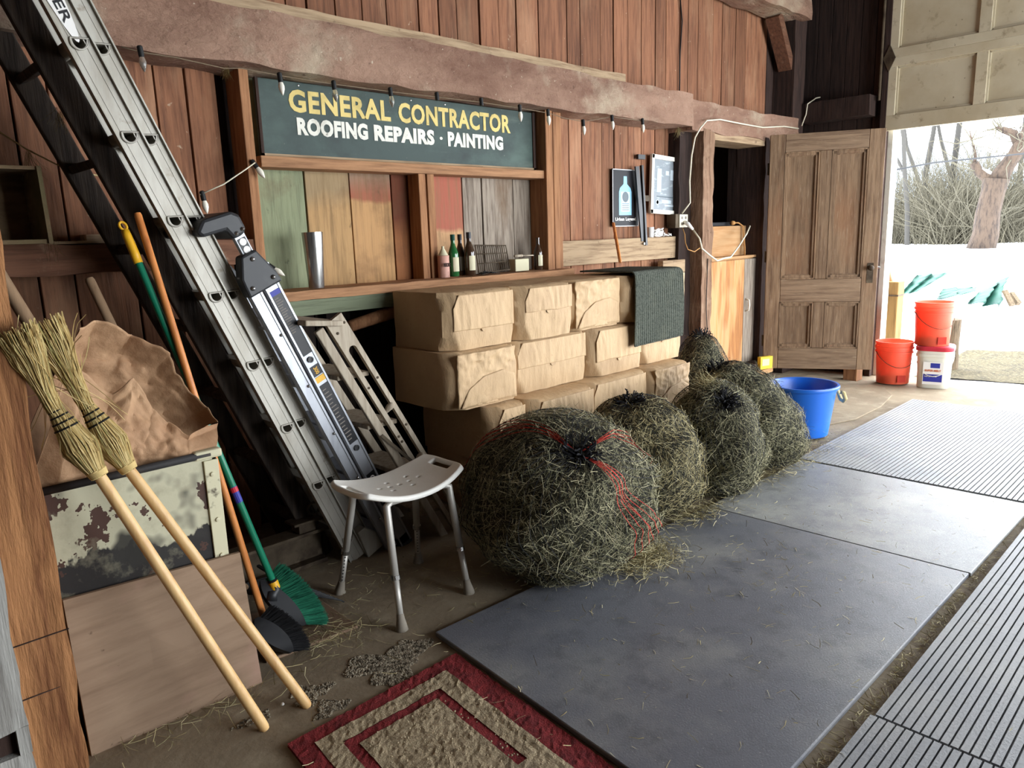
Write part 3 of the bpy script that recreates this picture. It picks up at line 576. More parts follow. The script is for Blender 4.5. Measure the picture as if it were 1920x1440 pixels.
# ================================================================= HAY NETS
def hay_net(label, cx, cy, R, h, seed, nstr, knot=(.02, 0), netmat='net_black', haymat='hay', tilt=(0, 0), sx=1., sy=1., red=None):
    t = thing('hay_net', label, 'hay net', (cx, cy, .02)); rng = np.random.default_rng(seed)
    kz = math.sqrt(1-knot[0]**2-knot[1]**2); K = np.array([knot[0], knot[1], kz])
    def surfd(d, off=0.):
        # d: unit directions (...,3); squashed sack with lumps and a dimple at the gathered knot
        x, y, z = d[..., 0], d[..., 1], d[..., 2]; th = np.arctan2(y, x); ph = np.arccos(np.clip(z, -1, 1))
        lump = 1+.045*np.sin(3*th+seed)*np.sin(ph)+.045*np.sin(5*x+4*ph+seed*2)+.035*np.sin(9*y-7*ph+seed)+.025*np.sin(13*ph+6*x)+.03*np.where(z < 0, 1., 0.)*np.sin(ph)
        zz = np.where(z > 0, z*h*.6, np.maximum(z, -.85)/.85*h*.4)+h*.4
        c = np.clip((d*K).sum(-1), -1, 1); ang = np.arccos(c); dim = -.085*np.exp(-(ang/.22)**2)+.018*np.exp(-((ang-.5)/.2)**2)
        rad = R*(lump+dim)+off
        zn = zz + (dim*h*.6+off)*np.maximum(z, 0)
        return np.stack([cx+x*rad*sx+tilt[0]*(zn-h*.4), cy+y*rad*sy+tilt[1]*(zn-h*.4), np.maximum(zn, .0)+.021], -1)
    def dirs(th, ph): return np.stack([np.cos(th)*np.sin(ph), np.sin(th)*np.sin(ph), np.cos(ph)+0*th], -1)
    A1 = np.cross(K, np.array([.2, .9, .1])); A1 /= np.linalg.norm(A1); A2 = np.cross(K, A1)
    def kdirs(th, ph): q = dirs(th, ph); return q[..., :1]*A1+q[..., 1:2]*A2+q[..., 2:]*K
    mb = MB(); nu, nv = 56, 32
    mb.grid(lambda u, v: surfd(kdirs(np.float64(u*2*math.pi), np.float64(.02+v*(math.pi-.04))), -.02), nu, nv); mb.build('hay_bundle', 'hay_core', t, smooth=True)
    def strands(n, l0, l1, w0, w1, lift, o0, o1):
        ph = np.arccos(rng.uniform(-.92, 1, n)); th = rng.uniform(0, 2*np.pi, n); e = 2e-3
        P = surfd(dirs(th, ph)); A = surfd(dirs(th+e, ph))-P; B = surfd(dirs(th, ph+e))-P; N = np.cross(B, A); N /= np.linalg.norm(N, axis=1)[:, None]+1e-12
        ctr = np.array([cx, cy, h*.4]); N *= np.sign(((P-ctr)*N).sum(1))[:, None]
        A /= np.linalg.norm(A, axis=1)[:, None]+1e-12; B /= np.linalg.norm(B, axis=1)[:, None]+1e-12
        a = rng.uniform(0, 2*np.pi, n); D = A*np.cos(a)[:, None]+B*np.sin(a)[:, None]+N*(rng.uniform(-.25, lift, n))[:, None]; D /= np.linalg.norm(D, axis=1)[:, None]
        ln = rng.uniform(l0, l1, n); P = P+N*rng.uniform(o0, o1, n)[:, None]-D*(ln*.5)[:, None]
        return ribbons(P, D, N, ln, rng.uniform(w0, w1, n), rng)
    R1 = strands(nstr, .02, .075, .0010, .0023, .25, -.018, .008); R2 = strands(nstr//7, .04, .11, .0009, .002, .8, -.01, .012)
    allr = np.concatenate([R1, R2]); allr[..., 2] = np.maximum(allr[..., 2], .022)
    o = quads_obj('hay_strands', allr, len(allr), 3, haymat, t, (cx, cy, .02)); o['kind'] = 'stuff'
    # netting: two families of spirals running out from the knot, and cords
    def spirals(name, m, n, r, sel=None, tw=.9, ph1=2.75, off=.007):
        b = MB()
        for sgn in (1, -1):
            for i in range(n):
                if sel and not sel(i/n): continue
                pts = []
                for k in range(33):
                    ph = .05+(k/32)**.8*(ph1-.05); th = 2*math.pi*i/n + sgn*tw*ph
                    pts.append(surfd(kdirs(np.float64(th), np.float64(ph)), off))
                b.tube(pts, r, 3, cap=False)
        b.build(name, m, t)
    spirals('net', netmat, 40, .0012)
    if red: spirals('red_cord', 'net_red', 64, .0016, red, .10, 1.75)
    kb = V(surfd(K, .01)); b = MB()
    for i in range(70):
        a = rng.uniform(0, 6.28); q = rng.uniform(.3, 1); d = V(K)*.5+V(A1)*math.cos(a)*q+V(A2)*math.sin(a)*q; pts = [kb-V(K)*.03]
        for k in range(5): d = (d+V(rng.normal(0, .45, 3))).normalized(); pts.append(pts[-1]+d*.021)
        b.tube(pts, .0036, 4)
    b.build('drawstring', netmat, t)
    return t
REDSEL = lambda f: .79 < f < .84 or .49 < f < .52 or .29 < f < .34
hay_net('largest stuffed hay net with black mesh and red cords, standing beside the white stool', 2.20, 2.002, .405, .655, 3, 15000, knot=(-.3, -.55), red=lambda f: REDSEL(f))
hay_net('brownish stuffed hay net with black mesh, second along from the white stool', 2.909, 2.12, .322, .58, 5, 9500, knot=(-.15, .0), haymat='hay_tan')
hay_net('grey green stuffed hay net with a tuft on top, third along from the white stool', 3.43, 1.975, .262, .595, 8, 8000, knot=(-.3, -.5), tilt=(-.05, .05))
hay_net('slumped stuffed hay net with green cord pressed against the blue tub', 3.99, 2.08, .30, .60, 12, 8000, tilt=(-.22, .22), knot=(-.2, .3), haymat='hay')
hay_net('small stuffed hay net wedged behind the paper bales by the door post', 4.80, 2.90, .20, .62, 16, 3000)
# tuft + green cord on the nets
tf = np.random.default_rng(9)
n = 260; P = np.array([3.36, 1.99, .60])+tf.normal(0, .028, (n, 3)); D = tf.normal(0, 1, (n, 3))+np.array([0, 0, .8]); D /= np.linalg.norm(D, axis=1)[:, None]; N = np.cross(D, np.array([.3, .5, .8])); N /= np.linalg.norm(N, axis=1)[:, None]
o = quads_obj('hay_tuft', ribbons(P, D, N, tf.uniform(.02, .07, n), tf.uniform(.001, .002, n), tf), n, 3, 'hay_tan'); tag(o, 'loose yellowish tuft of hay on top of a hay net', 'hay', kind='stuff')
# loose hay on the floor
def loose(label, cx, cy, sx, sy, n, zt, seed, mat='hay_tan', z=.021, parent=None, l=(.02, .08)):
    q = np.random.default_rng(seed); P = np.stack([q.normal(cx, sx, n), q.normal(cy, sy, n), z+np.abs(q.normal(0, zt, n))], 1)
    a = q.uniform(0, 6.28, n); D = np.stack([np.cos(a), np.sin(a), q.uniform(-.1, .3, n)*(zt > .004)], 1); D /= np.linalg.norm(D, axis=1)[:, None]
    N = np.tile(np.array([0, 0, 1.]), (n, 1)); r = ribbons(P, D, N, q.uniform(*l, n), q.uniform(.0012, .0026, n), q); r[..., 2] = np.maximum(r[..., 2], z)
    o = quads_obj('loose_hay', r, n, 3, mat); tag(o, label, 'hay', kind='stuff'); return o
loose('loose hay spilled on the black mat at the foot of the largest net', 2.45, 1.74, .10, .075, 1700, .016, 1)
loose('loose hay fallen between the second and third hay nets', 3.05, 1.83, .13, .05, 500, .008, 2)
loose('loose hay along the base of the third and fourth nets', 3.9, 1.83, .38, .05, 700, .006, 3)
loose('thin scatter of hay stems over the flat rubber mats', 2.7, 1.35, .85, .42, 800, .0005, 4, l=(.006, .05))
loose('chopped hay and dirt filling the gap along the ribbed mats', 2.6, .668, .8, .012, 900, .002, 5, z=.004, l=(.01, .04))
loose('hay stems littering the concrete under the stool', 1.55, 2.4, .3, .22, 330, .002, 6, z=.003, l=(.01, .06))
loose('hay stems on the concrete along the foot of the plywood sheet', .8, 2.12, .25, .035, 160, .003, 7, z=.003, l=(.03, .1))
loose('hay stems gathered on the board beneath the push brooms', 1.22, 2.22, .07, .06, 150, .004, 8, z=.014, l=(.03, .1))
loose('hay chaff around the base of the blue tub', 4.75, 1.93, .25, .06, 300, .003, 10, z=.013, l=(.01, .04))

# ================================================================= PAPER BALES
def bale(label, x0, y0, z0, w, d, h, seed, style='flap'):
    t = thing('paper_bale', label, 'paper bale', (x0, y0, z0), 'brown paper wrapped bales'); sd = seed*3.7
    gx, gy, gq = 34, 12, 18
    def defo(p):
        x, y, z = p
        zz = abs(2*z/h-1); c = .036+.045*max(0, zz-.45)/.55
        if x+y < c: k = (c-x-y)/2; x += k; y += k
        c_ = c*.35
        if (w-x)+y < c_: k = (c_-(w-x)-y)/2; x -= k; y += k
        c2 = .022
        if z > h-c2 and y < c2:
            k = max(0, (c2-(h-z)-y)/2); z -= k; y += k
        b = .010*(1-(2*x/w-1)**2)*(1-(2*z/h-1)**2)
        if p[1] < 1e-6: y -= b
        s = .010*(1-(2*y/d-1)**2)*(1-(2*z/h-1)**2)
        if p[0] < 1e-6: x -= s
        if abs(p[0]-w) < 1e-6: x += s*.3
        q = V((x+x0, y+y0, z+z0)); a = .0045
        crease = -.004*math.exp(-((p[2]/h-.52)/.012)**2) if p[0] < 1e-6 else 0
        wr_ = .0065*(.45-abs(nz((q.x*26, q.y*3, q.z*6), 1, sd)))-.004*abs(nz((q.x*11, 0, q.z*11), 1, sd+3)) if p[1] < 1e-6 else 0.
        q = q + V((0, -wr_, 0))
        return q + V((nz(q, 9, sd)*a-crease, nz(q, 9, sd+5)*a+.002*nz((q.x*30, q.y, q.z*7), 1, sd), nz(q, 8, sd+9)*a*.7))
    mb = rough_box((0, 0, 0), (w, d, h), (gx, gy, gq), 0.)
    mb.v = [tuple(defo(V(v))) for v in mb.v]; mb.build('wrapper', 'kraft', t, smooth='auto')
    if style == 'flap':
        zc = .42+.1*math.sin(seed*2.3)
        def f(u, v):
            x = .028+u*(w-.038); z = h*(zc+(1-.045-zc)*v); zz_ = abs(2*z/h-1); x = max(x, .037+.046*max(0, zz_-.45)/.55)
            y = -.011*(1-(2*x/w-1)**2)*(1-(2*z/h-1)**2)-.0035
            return (x0+x, y0+y-.006*(.4-abs(nz((x*24, seed, z*6), 1, sd)))-.004*abs(nz((x*10, seed, z*9), 1, sd+2))-.002*nz((x*50, seed, z*15), 1, sd), z0+z+.006*nz((x*9, 0, seed), 1, 3)*(1-v))
        MB().grid(f, 56, 26).build('flap', 'kraft', t, smooth=True, solid=.0015)
        tb = MB(); xc = w*.5; n = 10
        out = [(x0+xc+.02*math.cos(a), z0+h*zc-.016*math.sin(a)) for a in [math.pi*i/n for i in range(n+1)]]
        tb.prism(out, y0-.0185, y0-.0172); tb.build('tab', 'kraft', t)
    elif style == 'fold':
        # torn end: big triangular folds, pulled to a point
        def f(u, v):
            x = .03+u*(w-.045); z = h*(.04+.94*v)
            y = -.006-.009*(1-(2*u-1)**2)-.016*(.45-abs(nz((u*4, seed, v*4), 1.5, sd)))*(.25+v)-.006*(.4-abs(nz((u*11, seed, v*9), 1.5, sd)))*min(1, 5*u, 5*(1-u))
            return (x0+x, y0+y, z0+z)
        MB().grid(f, 44, 34).build('torn_flap', 'kraft', t, smooth='auto', solid=.0015)
        pg = [(.02, .01), (.98, .03), (.93, .48), (.74, .60), (.40, .53), (.18, .36)]
        def lf(u, v):
            k = u*3; lo_ = V((.02+.96*u, .01+.02*u)); tp_ = [V((.16, .34)), V((.40, .54)), V((.74, .60)), V((.95, .48))]; i = min(int(k), 2); q = lo_.lerp(tp_[i].lerp(tp_[i+1], k-i), v)
            return (x0+.03+q.x*(w-.045), y0-.016-.006*v*(1-abs(2*u-1)**2)-.006*(.4-abs(nz((u*5, seed, v*3), 1.4, sd+7))), z0+h*(.04+.94*q.y))
        MB().grid(lf, 24, 12).build('loose_fold', 'kraft', t, smooth='auto', solid=.0018)
    return t
RH = .285
zB = [0.0, .29, .575, .86]
rows = {3: [2.205, 2.655, 3.105, 3.545, 4.03], 2: [2.19, 2.725, 3.225, 3.72, 4.19], 1: [2.385, 2.86, 3.335, 3.80, 4.27], 0: [2.36, 2.84, 3.32, 3.80, 4.28]}
# right edges from the photograph
E3 = [aty(975, 600, 2.67).x, aty(1076, 580, 2.67).x, aty(1169, 560, 2.67).x, aty(1279, 540, 2.67).x]
E2 = [aty(968, 690, 2.67).x, aty(1109, 680, 2.67).x, aty(1205, 650, 2.67).x, aty(1281, 640, 2.67).x]
E1 = [aty(994, 760, 2.55).x, aty(1112, 740, 2.55).x, aty(1222, 720, 2.55).x, aty(1292, 690, 2.55).x]
nm = ['first', 'second', 'third', 'fourth']
sty = {3: ['flap', 'flap', 'fold', 'flap'], 2: ['fold', 'flap', 'flap', 'flap'], 1: ['flap', 'flap', 'flap', 'fold'], 0: ['flap']*4}
rown = {3: 'top', 2: 'upper middle', 1: 'lower middle', 0: 'bottom'}
for r, E_, yf, xl in ((3, E3, 2.67, 2.21), (2, E2, 2.67, 2.185), (1, E1, 2.55, 2.36), (0, E1, 2.57, 2.37)):
    a = xl
    for i, e in enumerate(E_):
        gap = .012 if i < 3 else 0
        dd = [0, .02, -.015, .03][(i+r) % 4]
        bale('paper wrapped bale, %s layer, %s from the ladders%s' % (rown[r], nm[i], ', torn end paper' if sty[r][i] == 'fold' else ''), a, yf+dd, zB[r]+.001, e-gap-a, 3.12-yf-dd, RH-.003 if r else .286, r*5+i+1, sty[r][i])
        a = e
# ribbed green-grey towel over the end bale
tw = thing('bath_mat', 'grey green ribbed mat draped over the end paper bale', 'mat', (4.0, 2.66, 1.15))
xl, xr = aty(1190, 540, 2.62).x, aty(1278, 540, 2.62).x
def towel(u, v):
    # v: 0 back on top .. 1 front hem
    L = v*.82; ytop = 3.02; top = 1.162
    if L < .36: y = ytop-L; z = top+.004
    elif L < .42: a = (L-.36)/.06*math.pi/2; y = ytop-.36-.035*math.sin(a); z = top+.004-.035*(1-math.cos(a))
    else: y = ytop-.36-.035-.02*math.sin((L-.42)*5); z = top-.031-(L-.42)
    x = xl+(xr-xl)*u+.012*math.sin(v*5)-.05*max(0, .45-v)
    return (x, y-.006*math.sin(u*5+v*4)+.0022*math.sin(u*150), z+(.0022*math.sin(u*150) if L < .4 else 0) + (.012*(u-.5) if v > .9 else 0))
MB().grid(towel, 160, 46).build('cloth', 'towel', tw, smooth=True, solid=.007)
hem = MB()
for u in (0., 1.): hem.tube([towel(u, k/40) for k in range(41)], .005, 5)
hem.tube([towel(k/30, 1) for k in range(31)], .005, 5); hem.build('hem', 'towel', tw, smooth=True)

# ================================================================= LADDERS
def lean(foot, top):
    f, t = V(foot), V(top); z = (t-f).normalized(); y = V((0, 1, 0)); y = (y-z*y.dot(z)).normalized(); x = y.cross(z); return frame(f, x, y, z)
def dshape(n=14, w=.046, h=.033):
    pts = [(-w/2, h/2), (w/2, h/2)]
    for i in range(1, n): a = math.pi*i/n; pts.append((w/2*math.cos(a), h/2-h*math.sin(a)**.8))
    return pts
def web(mb, mat, x0, x1, z0, z1, holes, y, rot):
    # flat rail web in local XZ at depth y, with D-shaped holes
    zs = z0
    cx = (x0+x1)/2
    for hz in holes:
        a, b = hz-.05, hz+.05
        mb.add([mat @ V(p) for p in ((x0, y, zs), (x1, y, zs), (x1, y, a), (x0, y, a))], [(0, 1, 2, 3)])
        D = [(cx+px*math.cos(rot)-pz*math.sin(rot), hz+px*math.sin(rot)+pz*math.cos(rot)) for px, pz in dshape()]
        n = len(D); outer = []
        for px, pz in D:
            dx, dz = px-cx, pz-hz; k = min((x1-cx)/abs(dx) if abs(dx) > 1e-6 else 1e9, .05/abs(dz) if abs(dz) > 1e-6 else 1e9); outer.append((cx+dx*k, hz+dz*k))
        o = len(mb.v); mb.v += [tuple(mat @ V((p, y, q))) for p, q in D] + [tuple(mat @ V((p, y, q))) for p, q in outer]
        for i in range(n):
            j = (i+1) % n; mb.f.append((o+i, o+j, o+n+j, o+n+i))
            # corner fill
            (ax, az), (bx_, bz) = outer[i], outer[j]
            if abs(ax-bx_) > 1e-4 and abs(az-bz) > 1e-4:
                c = (ax if abs(abs(ax-cx)-(x1-cx)) < 1e-4 else bx_, az if abs(abs(az-hz)-.05) < 1e-4 else bz); mb.v.append(tuple(mat @ V((c[0], y, c[1])))); mb.f.append((o+n+i, o+n+j, len(mb.v)-1))
        zs = b
    mb.add([mat @ V(p) for p in ((x0, y, zs), (x1, y, zs), (x1, y, z1), (x0, y, z1))], [(0, 1, 2, 3)])
    return [[(cx+px*math.cos(rot)-pz*math.sin(rot), hz+px*math.sin(rot)+pz*math.cos(rot)) for px, pz in dshape()] for hz in holes]
foot = V((1.692, 2.72, 0)); top = V((.792, 2.72, 2.154)); Mx = lean(foot, top); ang = math.atan2(foot.x-top.x, top.z)
el = thing('extension_ladder', 'tall weathered aluminium extension ladder leaning over the push brooms', 'ladder', tuple(foot))
LEN = 3.25; holes = [.44+.298*k for k in range(10)]; holes = [h_ for h_ in holes if h_ < LEN-.1]
holes0 = [.13] + holes
for sec, (xa, xb) in (('fly', (-.088, -.004)), ('base', (-.02, .064))):
    yo = 0. if sec == 'fly' else .032
    for far in (0, 1):
        y = yo if not far else .31-yo
        mb = MB(); Ds = web(mb, Mx, xa, xb, .02, LEN, [h_-(.0284 if sec == 'base' else 0) for h_ in holes0], y, -ang)
        o = mb.build('rail_web', 'alu_old', el, solid=.0025)
        fg = MB(); sg_ = -1 if not far else 1
        for x in (xa, xb-.005): fg.box((x, min(y-.014, y+.014), .02), (x+.005, max(y-.014, y+.014), LEN), Mx)
        for x in (xa+.022, xb-.026): fg.box((x, y-.003, .02), (x+.003, y+.003, LEN), Mx)
        fg.build('rail_flange', 'alu_old', el)
    for D in Ds:
        r = MB(); n = len(D); y0_, y1_ = yo-.006, .31-yo+.006
        ring = [[Mx @ V((p, yy, q)) for p, q in D] for yy in (y0_, y1_)]
        r.add(ring[0]+ring[1], [(i, (i+1) % n, (i+1) % n+n, i+n) for i in range(n)])
        o = r.build('rung', 'alu_old', el, solid=.004)
    for D in Ds:
        r = MB(); r.tube([Mx @ V((p*1., yo-.004, q)) for p, q in [((a-(xa+xb)/2)*1.22+(xa+xb)/2, b) for a, b in D]+[((D[0][0]-(xa+xb)/2)*1.22+(xa+xb)/2, D[0][1])]], .0035, 5, cap=False); r.build('rung_collar', 'alu_old', el, smooth=True)
for far in (0, 1):
    y = .0 if not far else .3
    MB().prism([(-.01, -.0), (.09, .0), (.1, .05), (.04, .14), (0, .14)], y-.025, y+.025, Mx).build('shoe', 'alu_old', el, bevel=.004)
# oval maker's label near the top, partly out of the picture
lz = 2.11/ math.cos(ang)*1.0
LB = []
for i in range(24): a = 2*math.pi*i/24; LB.append((-.046+.027*math.cos(a)*(1-.25*abs(math.sin(a))), lz+.115+.17*math.sin(a)))
MB().prism(LB, -.0045, -.0025, Mx).build('maker_label', 'label_white', el)
tm = text_mesh('WERNER', .25, .028, .012); place(tm, Mx @ frame((-.058, -.0052, lz+.255), (0, 0, -1), (1, 0, 0), (0, -1, 0))); tm.build('label_lettering', 'black_label', el)
# dark old wooden ladder behind it
a0, a1 = aty(538, 905, 2.86), aty(68, 62, 2.86); dd = (a0-a1); ft = a0 + dd*(a0.z/(-dd.z)) if dd.z else a0
ft = a0 + (a0-a1)*(a0.z/(a1.z-a0.z)); Mw = lean(ft, a1)
wl = thing('wooden_ladder', 'old dark wooden ladder leaning behind the aluminium extension ladder', 'ladder', tuple(ft))
for y in (0, .35): MB().box((-.045, y, 0), (.042, y+.035, 2.75), Mw).build('rail', 'wood_ladder', wl, bevel=.006)
for k in range(8): MB().box((-.03, .03, .18+.33*k), (.012, .36, .21+.33*k), Mw).build('rung', 'wood_ladder', wl, bevel=.005)
# multi-position aluminium ladder with black hinge plates
fo = V((1.852, 2.677, 0)); to = V((1.212, 2.677, 1.445)); Mg = lean(fo, to); GL = (to-fo).length
gl = thing('folding_ladder', 'bright silver folding ladder with black top cap and black printed labels', 'ladder', tuple(fo))
for y in (0., .36):
    s = 1 if y == 0 else -1
    for xa, xb, z0, z1 in ((-.068, -.012, .03, GL-.15), (-.004, .066, .0, GL-.15)):
        MB().box((xa, y, z0), (xb, y+.026, z1), Mg).build('rail', 'alu_new', gl, bevel=.005)
        gg = MB()
        for x in (xa+.004, xb-.012): gg.box((x, y-.004 if s > 0 else y+.026, z0), (x+.008, y if s > 0 else y+.03, z1), Mg)
        gg.build('rail_ridge', 'alu_new', gl)
    MB().prism([(-.075, GL-.235), (.075, GL-.235), (.07, GL-.19), (.035, GL-.085), (-.03, GL-.085), (-.07, GL-.16)], y-.018, y+.04, Mg).build('hinge_plate', 'black_plastic', gl, bevel=.008)
    for (bx_, bz) in ((-.048, GL-.205), (.045, GL-.205), (.005, GL-.11)):
        MB().lathe([(.009, 0), (.009, .003), (.005, .007), (0, .008)], 10, Mg @ frame((bx_, y-.018, bz), (1, 0, 0), (0, 0, 1), (0, -1, 0))).build('bolt', 'steel', gl, smooth=True)
    MB().box((-.012, y+.002, GL-.1), (.034, y+.024, GL+.02), Mg).build('top_arm', 'alu_new', gl, bevel=.003)
    MB().box((-.068+.056, y, -.02), (.066, y+.03, .05), Mg).build('foot', 'black_plastic', gl, bevel=.006)
for k in range(5):
    MB().box((-.002, .02, .12+.27*k), (.06, .37, .135+.27*k), Mg).build('rung', 'alu_new', gl, bevel=.003)
    MB().box((-.066, .02, .12+.27*k), (-.016, .37, .135+.27*k), Mg).build('rung', 'alu_new', gl, bevel=.003)
cp = MB(); cp.prism([(-.12, GL+.035), (-.13, GL+.06), (-.09, GL+.09), (.02, GL+.075), (.045, GL+.05), (.045, GL-.005), (.025, GL-.02), (-.018, GL-.02), (-.03, GL+.02)], -.012, .40, Mg); cp.build('top_cap', 'black_plastic', gl, bevel=.012)
for bx_, bz in ((0, GL-.004), (.028, GL-.0)): MB().lathe([(.008, 0), (.008, .003), (0, .007)], 10, Mg @ frame((bx_, -.012, bz), (1, 0, 0), (0, 0, 1), (0, -1, 0))).build('bolt', 'steel', gl, smooth=True)
def glabel(name, x0, x1, z0, z1, mat, y=-.0016): return MB().box((x0, y-.0012, z0), (x1, y+.0016, z1), Mg).build(name, mat, gl)
glabel('sticker', -.006, .028, GL-.088, GL-.028, 'black_label', -.001+.002)
for zc in (GL-.043, GL-.074): MB().lathe([(.0135, 0), (.0135, .0015), (0, .0016)], 18, Mg @ frame((.011, -.0004, zc), (1, 0, 0), (0, 0, 1), (0, -1, 0))).build('sticker_disc', 'label_white', gl)
lab = [(GL-.275, GL-.255, 'label_blue'), (GL-.46, GL-.275, 'black_label'), (GL-.545, GL-.46, 'black_label'), (GL-.645, GL-.60, 'black_label'), (GL-.675, GL-.65, 'yellow_plastic'), (GL-.99, GL-.69, 'black_label'), (.245, .42, 'black_label')]
for z0, z1, m in lab: glabel('printed_label', .008, .052, z0, z1, m)
for zc in (GL-.57, GL-1.02): MB().lathe([(.013, 0), (.013, .003), (.008, .003), (.008, -.002), (0, -.002)], 18, Mg @ frame((.03, -.004, zc), (1, 0, 0), (0, 0, 1), (0, -1, 0))).build('lock_ring', 'black_plastic', gl)
for k in range(16): # lines of fine print
    for zb in (GL-.45, GL-.98): MB().box((.013, -.0034, zb+.01+.017*k if zb < GL-.9 else zb+.01+.010*k), (.013+.03*(.6+.4*math.sin(k*2.3)**2), -.003, zb+.0145+.017*k if zb < GL-.9 else zb+.014+.010*k), Mg).build('print_line', 'box_grey', gl)
tm = text_mesh('GORILLA', .15, .026, .02); place(tm, Mg @ frame((.017, -.0036, .405), (0, 0, -1), (1, 0, 0), (0, -1, 0))); tm.build('lettering', 'label_white', gl)
tm = text_mesh('300', .03, .018, .02); place(tm, Mg @ frame((.022, -.0036, GL-.607), (0, 0, -1), (1, 0, 0), (0, -1, 0))); tm.build('lettering', 'yellow_plastic', gl)
for k in range(5):
    MB().lathe([(.007, 0), (.006, .004), (0, .006)], 8, Mg @ frame((-.03, -.001, .2+.24*k), (1, 0, 0), (0, 0, 1), (0, -1, 0))).build('rivet', 'steel', gl, smooth=True)
# wooden step ladder
YS = 2.64
sA, sB = aty(623, 597, YS), aty(862, 985, YS); sF = sB + (sB-sA)*(sB.z/(sA.z-sB.z)); Ms = lean(sF, sA); SL = (sA-sF).length
sl = thing('step_ladder', 'weathered grey wooden step ladder with slotted leg and turned knobs', 'ladder', tuple(sF))
def slot_leg(y, t):
    mb = MB()
    mb.box((-.042, y, 0), (-.02, y+t, SL), Ms); mb.box((.02, y, 0), (.042, y+t, SL-.12), Ms)
    mb.box((-.02, y, SL-.10), (.042, y+t, SL), Ms)
    arch = [(-.02, SL-.10), (-.02, SL-.16)] + [(.02*math.cos(a), SL-.16+.02*math.sin(a)) for a in [math.pi-math.pi*i/8 for i in range(9)]] + [(.02, SL-.16), (.02, SL-.12), (.042, SL-.12), (.042, SL-.10)]
    mb.prism(arch, y, y+t, Ms); return mb
slot_leg(-.012, .022).build('rear_leg', 'step_wood', sl)
MB().box((-.02, .36, 0), (.02, .385, SL), Ms).build('rear_leg', 'step_wood', sl, bevel=.004)
for y in (-.012, .34): MB().bar(Ms @ V((-.078, y+.012, SL+.0)), Ms @ V((-.10, y+.012, .02)), .04, .022, (0, 1, 0)).build('front_rail', 'step_wood', sl, bevel=.004)
for k in range(4):
    z = SL-.24-.27*k; p = Ms @ V((-.09-.005*k, 0, z))
    MB().box((p.x-.03, p.y+.014, p.z-.010), (p.x+.125, p.y+.345, p.z+.010)).build('step', 'step_wood', sl, bevel=.004)
c = Ms @ V((-.06, .17, SL+.02)); mt = Matrix.Translation(c) @ Matrix.Rotation(math.radians(6), 4, 'Y') 
MB().box((-.075, -.20, -.011), (.095, .24, .011), mt).build('top_cap', 'step_wood', sl, bevel=.004)
for zk in (SL-.48, SL-.78): MB().lathe([(.004, -.06), (.008, -.02), (.015, 0), (.017, .012), (.012, .024), (.005, .03), (0, .031)], 12, Ms @ frame((.0, -.01, zk), (0, 1, 0), (-.5, 0, .86), (.86, -.3, .4))).build('knob', 'step_wood', sl, smooth=True)
for (x_, z_) in ((.03, SL-.04), (-.02, SL-.06), (.03, SL-.33), (-.03, SL-.34), (-.03, SL-.62), (.03, SL-.6), (-.03, SL-.65)): MB().lathe([(.006, 0), (.006, .003), (0, .005)], 8, Ms @ frame((x_, -.012, z_), (1, 0, 0), (0, 0, 1), (0, -1, 0))).build('bolt', 'rust_steel', sl)
MB().bar(Ms @ V((-.10, -.02, SL-.55)), Ms @ V((-.02, -.02, SL-.85)), .014, .004, (0, 1, 0)).build('spreader', 'rust_steel', sl)

# ================================================================= SHOWER STOOL
so = thing('shower_stool', 'white plastic shower stool with silver legs and curved perforated seat', 'stool', (1.58, 2.27, 0))
SX, SY = .245, .155
sm = MB(); NU, NV = 52, 32
holes_ = set()
for hx in range(-2, 3):
    for hy in range(-1, 2):
        if (hx+hy) % 2 == 0 or hy == 0: holes_.add((NU//2+hx*5+(hy*2), NV//2+hy*5))
def seatp(u, v):
    a, b = 2*u-1, 2*v-1
    x = a*SX*(1-.10*(abs(b)**4)); y = b*SY*(1-.16*(abs(a)**3)-.04*a*a)
    z = .455+.05*a*a+.006*b*b
    return V((1.58+x, 2.27+y, z))
o_ = 0
for j in range(NV+1):
    for i in range(NU+1): sm.v.append(tuple(seatp(i/NU, j/NV)))
for j in range(NV):
    for i in range(NU):
        slot = (2 <= i <= 4 or NU-5 <= i <= NU-3) and 9 <= j <= NV-10
        if slot or (i, j) in holes_: continue
        a = j*(NU+1)+i; sm.f.append((a, a+1, a+NU+2, a+NU+1))
sm.build('seat', 'white_plastic', so, smooth='auto', solid=.022, sub=1)
feet = {'FL': (1.41, 2.07), 'FR': (1.762, 2.10), 'BL': (1.41, 2.492), 'BR': (1.80, 2.48)}
